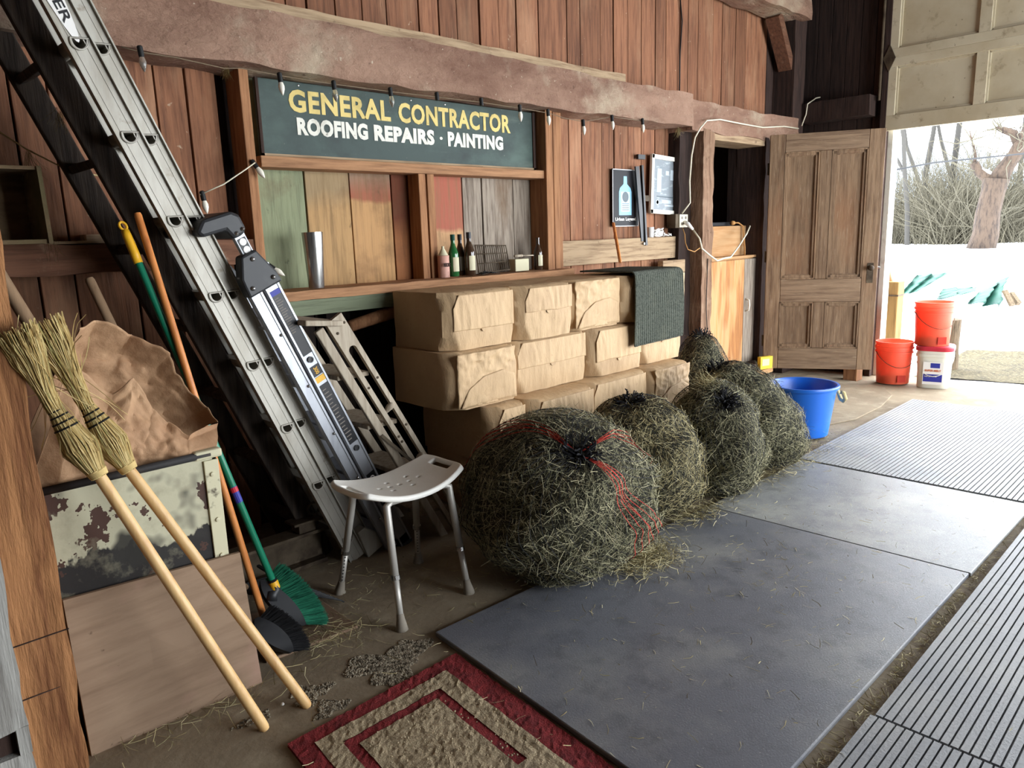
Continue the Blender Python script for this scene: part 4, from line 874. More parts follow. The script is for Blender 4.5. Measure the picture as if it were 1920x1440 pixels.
for k, (fx, fy) in feet.items():
    tx = 1.58+(-.115 if 'L' in k else .13); ty = 2.27+(-.10 if k[0] == 'F' else .10); zt = .452
    p0 = V((tx+(.05 if 'L' in k else -.05), ty, zt)); kn = V((tx+(-.025 if 'L' in k else .025), ty+(-.012 if k[0] == 'F' else .012), zt-.02)); ft_ = V((fx, fy, 0))
    q1 = kn.lerp(ft_, .08); mid = kn.lerp(ft_, .56); low = kn.lerp(ft_, .90)
    lg = MB().tube([p0, V((tx, ty, zt+.001)), V((kn.x, kn.y, zt-.008)), q1, mid], .0142, 12).build('leg', 'alu_satin', so, smooth=True)
    MB().tube([mid.lerp(q1, .03), mid.lerp(low, .06)], .017, 12).build('collar', 'steel', lg)
    MB().tube([mid, low], .012, 12).build('lower_leg', 'alu_satin', lg, smooth=True)
    MB().tube([low.lerp(mid, .1), low, ft_+V((0, 0, .012)), ft_+V((0, 0, .001))], [.0135, .015, .021, .024], 14).build('rubber_foot', 'rubber_foot', lg, smooth='auto')
    hb = MB()
    for i in range(8):
        c = mid.lerp(low, .14+.1*i); d_ = (EYE-c); d_.z = 0; d_.normalize()
        hb.lathe([(.003, 0), (.003, .0124), (0, .0125)], 8, frame(c, (d_.y, -d_.x, 0), (0, 0, 1), (d_.x, d_.y, 0)))
    if k[0] == 'B': hb.build('adjustment_hole', 'black_plastic', lg)

# ================================================================= BROOMS
def corn_broom(label, foot, cuff, neck, topp, wtop, seed):
    t = thing('corn_broom', label, 'broom', tuple(foot), 'corn brooms standing on their handles'); rg = np.random.default_rng(seed)
    foot, cuff, neck, topp = V(foot), V(cuff), V(neck), V(topp); d = (cuff-foot).normalized(); L = (cuff-foot).length
    fm = frame(foot, *( (lambda z: (z.cross(V((0, 1, 0))).normalized(), z.cross(z.cross(V((0, 1, 0)))).normalized(), z))(d)))
    MB().lathe([(0, 0), (.012, .001), (.015, .01), (.0158, .03), (.0155, L-.02), (.014, L+.03)], 16, fm).build('handle', 'broom_handle', t, smooth='auto')
    # axis through cuff -> bulb -> neck -> bristle tips
    bul = cuff.lerp(neck, .42)
    ax = [(cuff, .019, .019), (cuff.lerp(neck, .12), .024, .021), (bul, .047, .030), (cuff.lerp(neck, .74), .030, .020), (neck, .0155, .011), (neck.lerp(topp, .3), .022, .015), (neck.lerp(topp, .7), .045, .022), (topp, wtop, .028)]
    side = (RT-d*RT.dot(d)).normalized(); dep = d.cross(side)
    def pt(s, a, q):
        k = s*(len(ax)-1); i = min(int(k), len(ax)-2); f = k-i
        c = ax[i][0].lerp(ax[i+1][0], f); w1 = ax[i][1]*(1-f)+ax[i+1][1]*f; w2 = ax[i][2]*(1-f)+ax[i+1][2]*f
        return c + side*(math.cos(a)*w1*q) + dep*(math.sin(a)*w2*q)
    core = MB().grid(lambda u, v: pt(.02+v*.93, u*2*math.pi, .86), 18, 24); core.build('bristle_core', 'straw_core', t, smooth=True)
    st_ = MB()
    for i in range(620):
        a = rg.uniform(0, 6.28); q = rg.uniform(.82, 1.05); e = rg.uniform(.86, 1.0); pts = []
        da = rg.normal(0, .12)
        for k in range(13):
            s = k/12*e; j = .002 if s < .6 else .005
            pts.append(pt(s, a+da*s, q)+V(rg.normal(0, j*.35, 3)))
        st_.tube(pts, [.0014]*9+[.0011]*4, 3, cap=False)
    for i in range(26):
        a = rg.uniform(0, 6.28); p = pt(rg.uniform(.62, .8), a, 1.); dd = (topp-neck).normalized()*(-1 if rg.uniform() < .3 else 1)+side*rg.normal(0, .5); pts = [p]
        for k in range(5): dd = (dd+V(rg.normal(0, .12, 3))-V((0, 0, .06))).normalized(); pts.append(pts[-1]+dd*.03)
        st_.tube(pts, .001, 3, cap=False)
    o = st_.build('bristles', 'straw_bristle', t); o['kind'] = 'stuff'
    for s in (.43, .475, .52, .56):
        MB().tube([pt(s, 2*math.pi*k/20, 1.09) for k in range(21)], .0028, 5, cap=False).build('stitching', 'thread_black', t, smooth=True)
    bd = MB()
    for k in range(70): pass
    bd.tube([pt(.005+.10*k/110, 2*math.pi*k/14, 1.10) for k in range(111)], .0022, 5); bd.build('binding_cord', 'straw_bristle', t, smooth=True)
corn_broom('corn broom with a paler straw head, handle foot further from the timber post', atz(578, 1325), aty(243, 882, 2.13), aty(163, 762, 2.15), aty(78, 602, 2.13), .052, 1)
corn_broom('corn broom with a shaded straw head leaning against the timber post', atz(498, 1368), aty(187, 893, 2.10), aty(103, 768, 2.11), aty(26, 612, 2.09), .055, 2)
def stick(t, name, p, q, r, mat, n=12, r2=None):
    p, q = V(p), V(q); d = (q-p).normalized(); L = (q-p).length; x = d.cross(V((0, 1, 0))).normalized(); y = d.cross(x)
    r2 = r2 or r
    return MB().lathe([(r*.6, 0), (r, .006), (r2, L-.012), (r2*.8, L-.003), (0, L)], n, frame(p, x, y, d)).build(name, mat, t, smooth='auto')
def angle_broom(label, ferr, top, A, B, bdir, mats, seed, blen, thick=.026):
    hm, bm_, cap = mats; ferr, top, A, B = V(ferr), V(top), V(A), V(B)
    t = thing('push_broom', label, 'broom', (ferr.x, ferr.y, 0)); stick(t, 'handle', ferr, top, .0125, hm)
    dn = (ferr-top).normalized(); la = (B-A); L = la.length; la.normalize(); b = V(bdir); b = (b-la*b.dot(la)*.6).normalized(); nrm = la.cross(b).normalized()
    # housing: long curved block, flat on the bristle side, rising to the ferrule in a socket
    def P(u, v, k):
        c = A+la*(L*u)+b*(.02*(1-(2*u-1)**2)); back = -.055*(1-abs(2*u-1)**2.2)-.012
        w = thick*(1-.45*abs(2*u-1)**3)
        return c+b*(back*(1-v))+nrm*(k*w*(.55+.45*v))
    mb = MB(); n = 16
    for k in (-1, 1): mb.grid(lambda u, v, k=k: P(u, v, k), n, 5)
    mb.grid(lambda u, v: P(u, 1, 2*v-1), n, 2); mb.grid(lambda u, v: P(u, 0, 2*v-1), n, 2); mb.grid(lambda u, v: P(0, u, 2*v-1), 5, 2); mb.grid(lambda u, v: P(1, u, 2*v-1), 5, 2)
    mb.build('head', cap, t, smooth='auto')
    C_ = P(.38, .25, 0); MB().tube([ferr-dn*.02, ferr+dn*.02, ferr.lerp(C_, .55), C_], [.0165, .018, .022, .026], 12).build('socket', cap, t, smooth=True)
    stick(t, 'ferrule', ferr+dn*.022, ferr-dn*.022, .0175, 'yellow_plastic' if hm == 'green_handle' else 'black_plastic')
    rg = np.random.default_rng(seed); k = 3400; u = rg.uniform(0.02, .98, k); w_ = rg.uniform(-1, 1, k)
    Pn = np.array([P(a_, 1., c*.9) for a_, c in zip(u, w_)]); D = np.array([tuple((b+la*((a_-.5)*.9)+nrm*(c*.25)).normalized()) for a_, c in zip(u, w_)])+rg.normal(0, .04, (k, 3)); D /= np.linalg.norm(D, axis=1)[:, None]
    N = np.tile(np.array(tuple(nrm)), (k, 1)); r = ribbons(Pn, D, N, rg.uniform(blen*.88, blen, k), np.full(k, .0017), rg, curl=.06); r[..., 2] = np.maximum(r[..., 2], .013)
    o = quads_obj('bristles', r, k, 3, bm_, t, ABS[t.name]); o['kind'] = 'stuff'
    return t, ferr, top, dn
gf, gt = aty(514, 1096, 2.37), aty(234, 432, 2.70)
t, fe, tp, dn = angle_broom('push broom with green handle, yellow grip and green bristles', gf, gt, aty(493, 1088, 2.40), aty(572, 1172, 2.29), aty(602, 1135, 2.31)-aty(535, 1130, 2.345), ('green_handle', 'green_bristle', 'black_plastic'), 3, .085)
gr = MB().tube([tp-(-dn)*.115, tp-(-dn)*.08, tp-(-dn)*.02, tp], [.0145, .0155, .0145, .013], 12); gr.build('grip', 'yellow_plastic', t, smooth=True)
up_ = -dn; MB().tube([tp+up_*.015+V((math.cos(a)*.011, 0, 0))+up_*(math.sin(a)*.014) for a in [2*math.pi*i/14 for i in range(15)]], .0045, 6, cap=False).build('hanging_loop', 'yellow_plastic', t, smooth=True)
lp = fe.lerp(tp, .245); MB().tube([lp, lp+up_*.06], .0131, 12, cap=False).build('label', 'label_blue', t)
MB().tube([lp+up_*.04, lp+up_*.058], .0134, 12, cap=False).build('label', 'pail_lid', t)
of, ot = aty(497, 1165, 2.33), aty(257, 398, 2.69)
angle_broom('push broom with orange wooden handle and black bristles', of, ot, aty(482, 1160, 2.30), aty(548, 1222, 2.20), aty(590, 1205, 2.20)-aty(520, 1200, 2.24), ('orange_handle', 'black_bristle', 'black_plastic'), 4, .06, .032)
# grey tool handles by the wall
for lab, p, q, r in (('grey wooden tool handle sticking up behind the paper bag', aty(262, 720, 2.95), aty(166, 520, 3.05), .02), ('thick grey wooden handle leaning behind the timber post', aty(150, 760, 2.75), aty(-10, 500, 2.8), .024)):
    d = (V(p)-V(q)); pe = V(p)+d*(p.z/(q.z-p.z)); tt = thing('tool_handle', lab, 'tool handle', tuple(pe)); stick(tt, 'shaft', pe, q, r, 'grey_handle', r2=r*.85)
    MB().tube([pe+V((0, 0, .0)), pe.lerp(V(q), .06)], [.03, .024], 10).build('socket', 'rust_steel', tt)

# ================================================================= LEFT CORNER: post, cabinet, plywood, bag
ps = thing('timber_post', 'rough sawn brown timber post faced with a grey plank, brooms leaning on it', 'post', (.31, 2.16, 0))
rough_box((.24, 2.115, 0), (.386, 2.25, 4.28), (6, 6, 90), .012, 7., 51).build('post', 'post_wood', ps, smooth='auto')
gp = MB()
for z0, z1, x1 in ((0, .155, .262), (.215, 4.28, .262)): gp.v += []; 
b_ = rough_box((.06, 2.06, .225), (.262, 2.113, 4.28), (5, 2, 80), .010, 8., 53); b_.build('grey_plank', 'post_grey', ps, smooth='auto')
rough_box((.06, 2.06, 0), (.262, 2.113, .16), (5, 2, 8), .010, 8., 54).build('grey_plank', 'post_grey', ps, smooth='auto')
MB().box((.06, 2.085, .16), (.235, 2.113, .225)).build('mortise_back', 'dark_board', ps)
MB().box((.235, 2.06, .155), (.262, 2.113, .23)).build('grey_plank', 'post_grey', ps)
for z in (.27, .42): MB().box((.24, 2.112, z), (.392, 2.116, z+.002)).build('saw_line', 'dark_board', ps)
cb = thing('metal_bin', 'old metal bin with flaking cream and black paint behind the plywood sheet', 'metal bin', (.65, 2.45, 0))
cx0, cx1, cy0, cy1, cz = .39, .882, 2.252, 2.62, .765
MB().box((cx0, cy0, .02), (cx1, cy0+.012, cz)).build('front_panel', 'cab_paint', cb, origin=(0, 0, 0))
MB().box((cx1-.012, cy0, .02), (cx1, cy1, cz)).build('side_panel', 'cab_black', cb)
MB().box((cx0, cy0, .02), (cx0+.012, cy1, cz)).build('side_panel', 'cab_black', cb)
MB().box((cx0, cy1-.012, .02), (cx1, cy1, cz)).build('back_panel', 'cab_black', cb)
MB().box((cx0, cy0, .0), (cx1, cy1, .025)).build('bottom_panel', 'cab_black', cb)
MB().box((cx0, cy0+.01, cz-.06), (cx1, cy1, cz-.045)).build('inner_lid', 'cab_black', cb)
MB().tube([(cx0, cy0-.004, cz), (cx1-.02, cy0-.004, cz)], .012, 8).build('rim_bar', 'cab_black', cb, smooth=True)
MB().box((cx1-.042, cy0-.008, .40), (cx1+.003, cy0, cz-.02)).build('corner_strap', 'cab_cream', cb, bevel=.002)
MB().box((cx1-.07, cy0-.014, cz-.014), (cx1+.018, cy0+.05, cz+.014)).build('corner_bracket', 'cab_cream', cb, bevel=.008)
for z in (.43, .55, .70): MB().lathe([(.008, 0), (.007, .005), (0, .006)], 8, frame((cx1-.02, cy0-.008, z), (1, 0, 0), (0, 0, 1), (0, -1, 0))).build('rivet', 'cab_cream', cb)
pt_ = MB(); A, B = atz(172, 1418), atz(492, 1280)
pl = thing('plywood_sheet', 'dusty plywood sheet propped upright against the metal bin', 'plywood', tuple(A))
TL, TR = aty(118, 1126, 2.225), aty(450, 1036, 2.225)
th = V((0, .012, 0))
MB().add([A, B, TR, TL, A+th, B+th, TR+th, TL+th], [(0, 1, 2, 3), (7, 6, 5, 4), (0, 4, 5, 1), (1, 5, 6, 2), (2, 6, 7, 3), (3, 7, 4, 0)]).build('panel', 'plywood', pl)
# crumpled brown paper bag: wall of creased paper with an open ragged mouth
bg_ = thing('paper_bag', 'large crumpled open brown paper bag on top of the metal bin', 'paper bag', (.66, 2.42, cz))
def curve(pts, t):
    k = t*(len(pts)-1); i = min(int(k), len(pts)-2); f = k-i; f = f*f*(3-2*f); return V(pts[i]).lerp(V(pts[i+1]), f)
RB = [aty(x, y, Y) for x, y, Y in ((132, 648, 2.38), (150, 612, 2.43), (180, 598, 2.46), (250, 622, 2.47), (312, 664, 2.46), (346, 712, 2.44), (386, 762, 2.40), (404, 790, 2.36))]
RF = [aty(x, y, Y) for x, y, Y in ((132, 648, 2.38), (152, 695, 2.34), (212, 735, 2.33), (254, 702, 2.33), (288, 762, 2.32), (318, 788, 2.31), (352, 812, 2.30), (404, 790, 2.36))]
BF = [V((.36+.50*i/7, 2.30-.02*math.sin(i), cz-.04)) for i in range(8)]; BB = [V((.36+.50*i/7, 2.46, cz-.04)) for i in range(8)]
def crumple(p, q, seed):
    r = 0.
    for f, a in ((6.5, 1.), (13., .6), (27., .28)):
        d, _ = mnoise.voronoi(V((p.x*f+seed, p.y*f*.5, p.z*f-seed))); r += a*(d[1]-d[0]-.35)
    return r*.9
def bagsheet(rim, base, amp, seed, out):
    def f(u, v):
        p = curve(base, u).lerp(curve(rim, u), v); p += V((0, out*math.sin(v*math.pi)*.05, 0))
        e = min(1, 4*u, 4*(1-u))*min(1, 6*v)
        c = crumple(p, v, seed)*amp*e; curl = .02*max(0, v-.86)/.14
        return p+V((c*.25, -c-curl, c*.35+.5*curl*mnoise.noise(V((u*14, seed, 0)))))
    return MB().grid(f, 90, 54)
bagsheet(RB, BB, .048, 3.1, 1).build('back_wall', 'kraft_bag', bg_, smooth='auto', solid=.0015)
bagsheet(RF, BF, .042, 8.7, -1).build('front_wall', 'kraft_bag', bg_, smooth='auto', solid=.0015)
# crate on the girt
cr = thing('wooden_crate', 'open weathered wooden crate resting on the wall girt', 'crate', (.55, 3.3, 1.43))
ca, cz0, cz1 = aty(62, 335, 3.1), 1.428, 1.70
xr_ = aty(60, 340, 3.12).x; xb = aty(93, 450, 3.12).x
MB().box((.1, 3.37, cz0), (xb+.02, 3.385, cz1)).build('back_board', 'crate_wood', cr); MB().box((.1, 3.14, cz0), (xb, 3.385, cz0+.015)).build('bottom_board', 'crate_wood', cr)
MB().add([(xb, 3.13, cz0), (xb+.014, 3.13, cz0), (xb+.014, 3.385, cz0), (xb, 3.385, cz0), (xb-.004, 3.13, cz1), (xb+.01, 3.13, cz1), (xb+.01, 3.385, cz1), (xb-.004, 3.385, cz1)], [(0, 1, 2, 3), (4, 7, 6, 5), (0, 4, 5, 1), (1, 5, 6, 2), (2, 6, 7, 3), (3, 7, 4, 0)]).build('end_board', 'crate_wood', cr)
MB().box((.1, 3.14, cz1-.012), (xb, 3.385, cz1)).build('top_board', 'crate_wood', cr)
# twine across the corner and hanging hay wisp
tag(MB().tube([aty(0, 248, 3.3), aty(50, 280, 3.28), aty(125, 318, 3.26), aty(240, 340, 3.3)], .003, 5).build('baling_twine', 'rope', smooth=True), 'thin twine strung across the wall boards above the crate', 'twine')
# steel drawbar on the floor, rake, board
db = thing('drawbar', 'rusty steel drawbar with an eye bolt lying under the ladders', 'drawbar', (1.3, 2.85, 0))
MB().box((.85, 2.80, .145), (1.56, 2.90, .16)).box((.85, 2.845, .02), (1.54, 2.855, .15)).box((.85, 2.80, .0), (1.54, 2.90, .02)).build('beam', 'rust_steel', db, bevel=.003)
MB().box((1.42, 2.81, .16), (1.50, 2.88, .20)).box((1.395, 2.80, .20), (1.535, 2.89, .212)).build('clamp', 'rust_steel', db, bevel=.003)
MB().tube([V((1.515, 2.845, .245))+V((.028*math.cos(a), 0, .028*math.sin(a))) for a in [2*math.pi*i/16 for i in range(17)]], .006, 6, cap=False).tube([(1.515, 2.845, .16), (1.515, 2.845, .22)], .007, 8).build('eye_bolt', 'rust_steel', db, smooth=True)
rk = thing('leaf_rake', 'black leaf rake head with thin tines lying behind the push brooms', 'rake', (1.3, 2.72, 0))
hub = V((1.06, 2.60, .10))
for i in range(17):
    e = V((1.36-.004*i, 2.40+.025*i, .02)); MB().tube([hub+V((0, .006*i-.05, .01)), hub.lerp(e, .6)+V((0, 0, .015)), e, e+V((.012, 0, -.012))], .003, 4).build('tine', 'black_plastic', rk, smooth=True)
MB().bar(hub+V((.14, -.09, .01)), hub+V((.14, .16, .01)), .012, .008).build('tine_brace', 'black_plastic', rk)
stick(rk, 'handle', hub+V((.02, 0, .01)), (.55, 2.75, .62), .012, 'grey_handle')
slab('scrap_board', [tuple(atz(*q).xy) for q in ((500, 1245), (672, 1178), (598, 1126), (430, 1165))], .0, .012, 'plywood', 'flat scrap of brown board on the concrete under the push brooms', 'board')
# old lumber in the dark below the shelf
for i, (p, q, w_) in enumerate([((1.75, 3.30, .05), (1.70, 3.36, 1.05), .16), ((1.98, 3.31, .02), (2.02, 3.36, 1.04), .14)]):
    mb = MB().bar(p, q, w_, .03, (0, 1, 0)); tag(mb.build('lumber', 'dark_shade_board', origin=p), ['dark plank leaning under the shelf beside the stacked bales', 'dark plank leaning under the shelf nearest the bales'][i], 'lumber')
mb = MB().tube([aty(655, 612, 3.2), aty(735, 585, 3.2), aty(760, 575, 3.2)], [.03, .035, .03], 9); tag(mb.build('rolled_paper', 'stud_wood', smooth=True), 'dusty roll stored in the dark under the shelf', 'roll')

# ================================================================= WALL: sign, niche things
YS_ = 3.33
zs0, zs1 = 1.80, 2.145
xa, xb = aty(486, 250, YS_).x, aty(1003, 300, YS_).x
sgn = thing('painted_sign', 'dark green painted sign reading general contractor in yellow and white letters', 'sign', (2.6, YS_, 1.8))
MB().box((xa, YS_, zs0), (xb, YS_+.02, zs1)).build('board', 'sign_green', sgn, bevel=.003)
for a, b, c, d in ((xa, xa+.014, zs0, zs1), (xb-.02, xb, zs0, zs1), (xa, xb, zs0-.004, zs0+.012)): MB().box((a, YS_-.008, c), (b, YS_+.005, d)).build('edge_strip', 'dark_board' if d-c > .1 else 'ledge_wood', sgn)
def sign_line(txt, tl, br_, bl_, tr_, m, off, words):
    P = [aty(p[0], p[1], YS_-.001) for p in (tl, tr_, bl_, br_)]
    x0 = (P[0].x+P[2].x)/2; x1 = (P[1].x+P[3].x)/2; z1 = (P[0].z+P[1].z)/2; z0 = (P[2].z+P[3].z)/2
    ws = txt.split(); nat = [len(w_)-.45*w_.count('I') if w_ != '·' else .35 for w_ in ws]; gap = .62; tot = sum(nat)+gap*(len(ws)-1); x = x0
    for w_, n_ in zip(ws, nat):
        ww = (x1-x0)*n_/tot; hh = z1-z0
        tm = text_mesh(w_, ww, hh if w_ != '·' else hh*.2, off, spacing=1.08); place(tm, WALLTXT((x, YS_-.0015, z0 if w_ != '·' else z0+hh*.4)))
        tm.build('lettering', m, sgn); x += ww+(x1-x0)*gap/tot
sign_line('GENERAL CONTRACTOR', (541, 170), (956, 250), (541, 210), (957, 214), 'sign_yellow', .035, 2)
sign_line('ROOFING REPAIRS · PAINTING', (556, 220), (942, 283), (558, 252), (944, 256), 'sign_white', .055, 3)
for p in ((559, 160), (770, 188), (834, 196)): MB().lathe([(.006, 0), (.004, .004), (0, .005)], 8, frame(aty(p[0], p[1], YS_), (1, 0, 0), (0, 0, 1), (0, -1, 0))).build('nail_head', 'steel', sgn)
ZS = 1.178
def onshelf(px, py, Y): p = aty(px, py, Y); return V((p.x, Y, ZS+.004))
b0 = onshelf(594, 540, 3.23)
cn = thing('metal_cylinder', 'tall tapered stainless steel tumbler standing on the shelf', 'tumbler', tuple(b0))
hc = aty(586, 437, 3.23).z-ZS
MB().lathe([(.036, 0), (.037, .003), (.050, hc), (.047, hc), (.034, .01), (0, .01)], 28, Matrix.Translation(b0)).build('body', 'steel', cn, smooth='auto')
def bottle(label, px, Y, h_, r, glass, labmat, band=None):
    b = onshelf(px, 520, Y); t = thing('bottle', label, 'bottle', tuple(b)); m_ = Matrix.Translation(b)
    MB().lathe([(r*.9, 0), (r, .006), (r, h_*.52), (r*.92, h_*.58), (r*.5, h_*.74), (r*.40, h_*.80), (r*.38, h_*.97), (r*.44, h_*.97), (r*.44, h_), (0, h_)], 20, m_).build('glass', glass, t, smooth='auto')
    lb = MB(); n = 12
    for i in range(n+1):
        a = math.radians(-70+i*140/n)-math.radians(65); 
        for z in (h_*.12, h_*.46): lb.v.append(tuple(b+V((math.cos(a)*(r+.0006), math.sin(a)*(r+.0006), z))))
    for i in range(n): lb.f.append((2*i, 2*i+1, 2*i+3, 2*i+2))
    lb.build('label', labmat, t, smooth=True)
    if band: MB().lathe([(r*.46, h_*.86), (r*.46, h_*1.002), (0, h_*1.004)], 14, m_).build('neck_foil', band, t, smooth='auto')
    return t
bottle('green glass bottle with round white label and green neck foil', 852, 3.27, .235, .030, 'glass_green', 'cab_cream', 'tarp')
bottle('slim dark bottle between the green bottle and the ale bottle', 865, 3.31, .235, .028, 'glass_brown', 'box_grey', 'black_plastic')
tb_ = bottle('brown glass bottle with a white and teal paper label', 882, 3.25, .245, .032, 'glass_brown', 'cab_cream', 'black_plastic')
bottle('tilted dark bottle with white label beside the niche post', 1010, 3.27, .20, .028, 'glass_brown', 'cab_cream')
b = onshelf(833, 522, 3.25); t = thing('tin_can', 'pinkish tin with a cone top beside the niche divider', 'tin', tuple(b)); m_ = Matrix.Translation(b)
MB().lathe([(.033, 0), (.033, .115), (.034, .117), (.034, .12), (.03, .122)], 22, m_).build('body', 'can_pink', t, smooth='auto'); MB().lathe([(.03, .12), (.008, .16), (.008, .172), (0, .173)], 18, m_).build('cone_top', 'cab_cream', t, smooth='auto')
tm = text_mesh('REDX', .05, .02, .03); place(tm, WALLTXT((b.x-.027, b.y-.0345, b.z+.06))); tm.build('lettering', 'dark_board', t)
# grill rack
gk = thing('grill_rack', 'rusty wire grill rack leaning on the grey niche boards', 'rack', tuple(onshelf(928, 515, 3.30)))
p00, p10, p01, p11 = aty(898, 512, 3.27), aty(956, 505, 3.27), aty(891, 460, 3.37), aty(948, 460, 3.37)
gm = MB(); gm.tube([p00, p01, p11, p10, p00], .004, 6, cap=False); gm.build('rim', 'rust_steel', gk, smooth=True)
for i in range(1, 15): MB().tube([p00.lerp(p10, i/15), p01.lerp(p11, i/15)], .0022, 5).build('wire', 'rust_steel', gk, smooth=True)
for f in (.33, .68): MB().tube([p00.lerp(p01, f), p10.lerp(p11, f)], .003, 5).build('cross_wire', 'rust_steel', gk, smooth=True)
b = onshelf(980, 512, 3.25); t = thing('metal_box', 'small worn white tin box lying open beside the grill rack', 'tin box', tuple(b))
MB().box((b.x-.06, b.y, b.z), (b.x+.06, b.y+.06, b.z+.075)).build('box', 'cab_cream', t, bevel=.004); MB().tube([(b.x-.075, b.y-.01, b.z+.095), (b.x+.0, b.y, b.z+.095)], .008, 8).tube([(b.x, b.y, b.z+.095), (b.x+.10, b.y, b.z+.092)], .004, 6).build('handle', 'step_wood', t, smooth=True)
b = onshelf(915, 522, 3.2); t = thing('dark_scraps', 'dark scrap of leather lying on the shelf before the rack', 'scrap', tuple(b))
MB().grid(lambda u, v: (b.x-.07+u*.14, b.y-.03+v*.06, b.z+.004+.03*abs(nz((u*4, v*3, 1), 1.3))*(1-abs(2*u-1))), 14, 6).build('scrap', 'fabric_dark', t, solid=.003)
# ---- string lights
sl_ = thing('string_lights', 'string of pale bulbs in black sockets hung along the beam', 'string lights', tuple(aty(760, 160, 3.16)))
pth = [(228, 88), (265, 98), (330, 108), (420, 128), (452, 128), (526, 142), (627, 158), (733, 172), (820, 182), (903, 192), (975, 203), (1028, 212), (1060, 222), (1094, 228), (1130, 222), (1148, 219), (1205, 227)]
wp = [aty(x, y, 3.155 if x < 1040 else 3.165) for x, y in pth]
MB().tube(wp, .0022, 5).build('wire', 'light_wire', sl_, smooth=True)
MB().tube([aty(375, 365, 3.2), aty(420, 345, 3.17), aty(460, 318, 3.16), aty(478, 305, 3.22)], .003, 5).build('wire', 'cord_white', sl_, smooth=True)
def bulb(px, py, Y, clear=False, tilt=(0, 0, -1), lit=True):
    p = aty(px, py, Y); d = V(tilt).normalized(); z = -d; x = z.cross(V((0, 1, 0))).normalized(); y = z.cross(x); fm_ = frame(p, x, y, z)
    so_ = MB().lathe([(.010, -.006), (.011, 0), (.011, .032), (.007, .036), (0, .037)], 10, fm_); so_ = so_.build('socket', 'socket_black', sl_, smooth='auto')
    if lit: MB().lathe([(0, -.062), (.006, -.052), (.0125, -.035), (.0135, -.022), (.009, -.006), (.008, 0)], 12, fm_).build('bulb', 'bulb_clear' if clear else 'bulb_white', so_, smooth=True)
for px, py, cl_, lit in ((265, 104, 1, 1), (526, 152, 0, 1), (627, 166, 1, 1), (733, 178, 1, 1), (820, 186, 0, 0), (903, 196, 0, 0), (975, 208, 0, 1), (1028, 216, 0, 1), (1094, 235, 0, 1), (1148, 226, 0, 1), (1205, 232, 0, 1)): bulb(px, py, 3.15, cl_, (0.06, -.05, -1), lit)
bulb(481, 313, 3.24, 0, (.35, -.4, -.8)); bulb(382, 374, 3.2, 0, (.1, -.1, -1)); bulb(513, 503, 3.24, 0, (.6, -.5, -.6))

# ================================================================= WALL: right section
YP = 3.375
def wallrect(px0, py0, px1, py1, Y): a, b = aty(px0, py0, Y), aty(px1, py1, Y); return a.x, b.x, b.z, a.z
po = thing('bottle_poster', 'black tin advertising sign with a pale blue bottle', 'sign', tuple(aty(1170, 425, YP)))
x0, x1, z0, z1 = wallrect(1148, 316, 1197, 424, YP)
x1 += .0
MB().box((x0, YP, z0), (x1, YP+.008, z1)).build('plate', 'poster_black', po)
e = MB()
for a, b, c, d in ((x0, x0+.006, z0, z1), (x1-.006, x1, z0, z1), (x0, x1, z0, z0+.006), (x0, x1, z1-.006, z1)): e.box((a, YP-.002, c), (b, YP, d))
e.build('border', 'poster_edge', po)
W_, H_ = x1-x0, z1-z0; bx, bzz = x0+W_*.48, z0+H_*.20
def bout(sx, s=1.): return [(bx+a*W_*sx, bzz+b*H_*.68) for a, b in ((-.24, 0), (.24, 0), (.24, .60), (.20, .70), (.07, .80), (.06, 1.0), (-.06, 1.0), (-.07, .80), (-.20, .70), (-.24, .60))]
MB().prism(bout(1.), YP-.0015, YP-.0005).build('bottle_print', 'bottle_blue', po)
MB().box((bx-W_*.17, YP-.0025, bzz+H_*.06), (bx+W_*.17, YP-.0014, bzz+H_*.41)).build('bottle_label', 'bottle_pale', po)
MB().lathe([(W_*.12, 0), (W_*.12, .0012), (0, .0013)], 20, frame((bx, YP-.002, bzz+H_*.32), (1, 0, 0), (0, 0, 1), (0, -1, 0))).build('bottle_emblem', 'picture_dark', po)
for k in range(4): MB().box((bx-W_*.13, YP-.0032, bzz+H_*(.09+.035*k)), (bx+W_*.13, YP-.0024, bzz+H_*(.102+.035*k))).build('label_line', 'picture_dark', po)
tm = text_mesh('Urban Legend.', W_*.82, H_*.075, .02); place(tm, WALLTXT((x0+W_*.09, YP-.0022, z0+H_*.085))); tm.build('lettering', 'label_white', po)
pf = thing('picture_frame', 'white framed glazed picture hung above the outlet', 'picture', tuple(aty(1250, 400, YP)))
q = [aty(*p, YP-.02) for p in ((1217, 401), (1277, 403), (1282, 296), (1222, 291))]
ctr = (q[0]+q[1]+q[2]+q[3])/4; w2 = ((q[1]-q[0]).length+(q[2]-q[3]).length)/4; h2 = ((q[3]-q[0]).length+(q[2]-q[1]).length)/4
mt = Matrix.Translation(ctr) @ Matrix.Rotation(math.radians(2.5), 4, 'Y')
fw_ = .032
for a, b, c, d in ((-w2, -w2+fw_, -h2, h2), (w2-fw_, w2, -h2, h2), (-w2, w2, -h2, -h2+fw_), (-w2, w2, h2-fw_, h2)): MB().box((a, -.012, c), (b, .012, d), mt).build('frame_side', 'frame_white', pf, bevel=.003)
MB().box((-w2+.02, .0, -h2+.02), (w2-.02, .006, h2-.02), mt).build('glazing', 'picture_grey', pf)
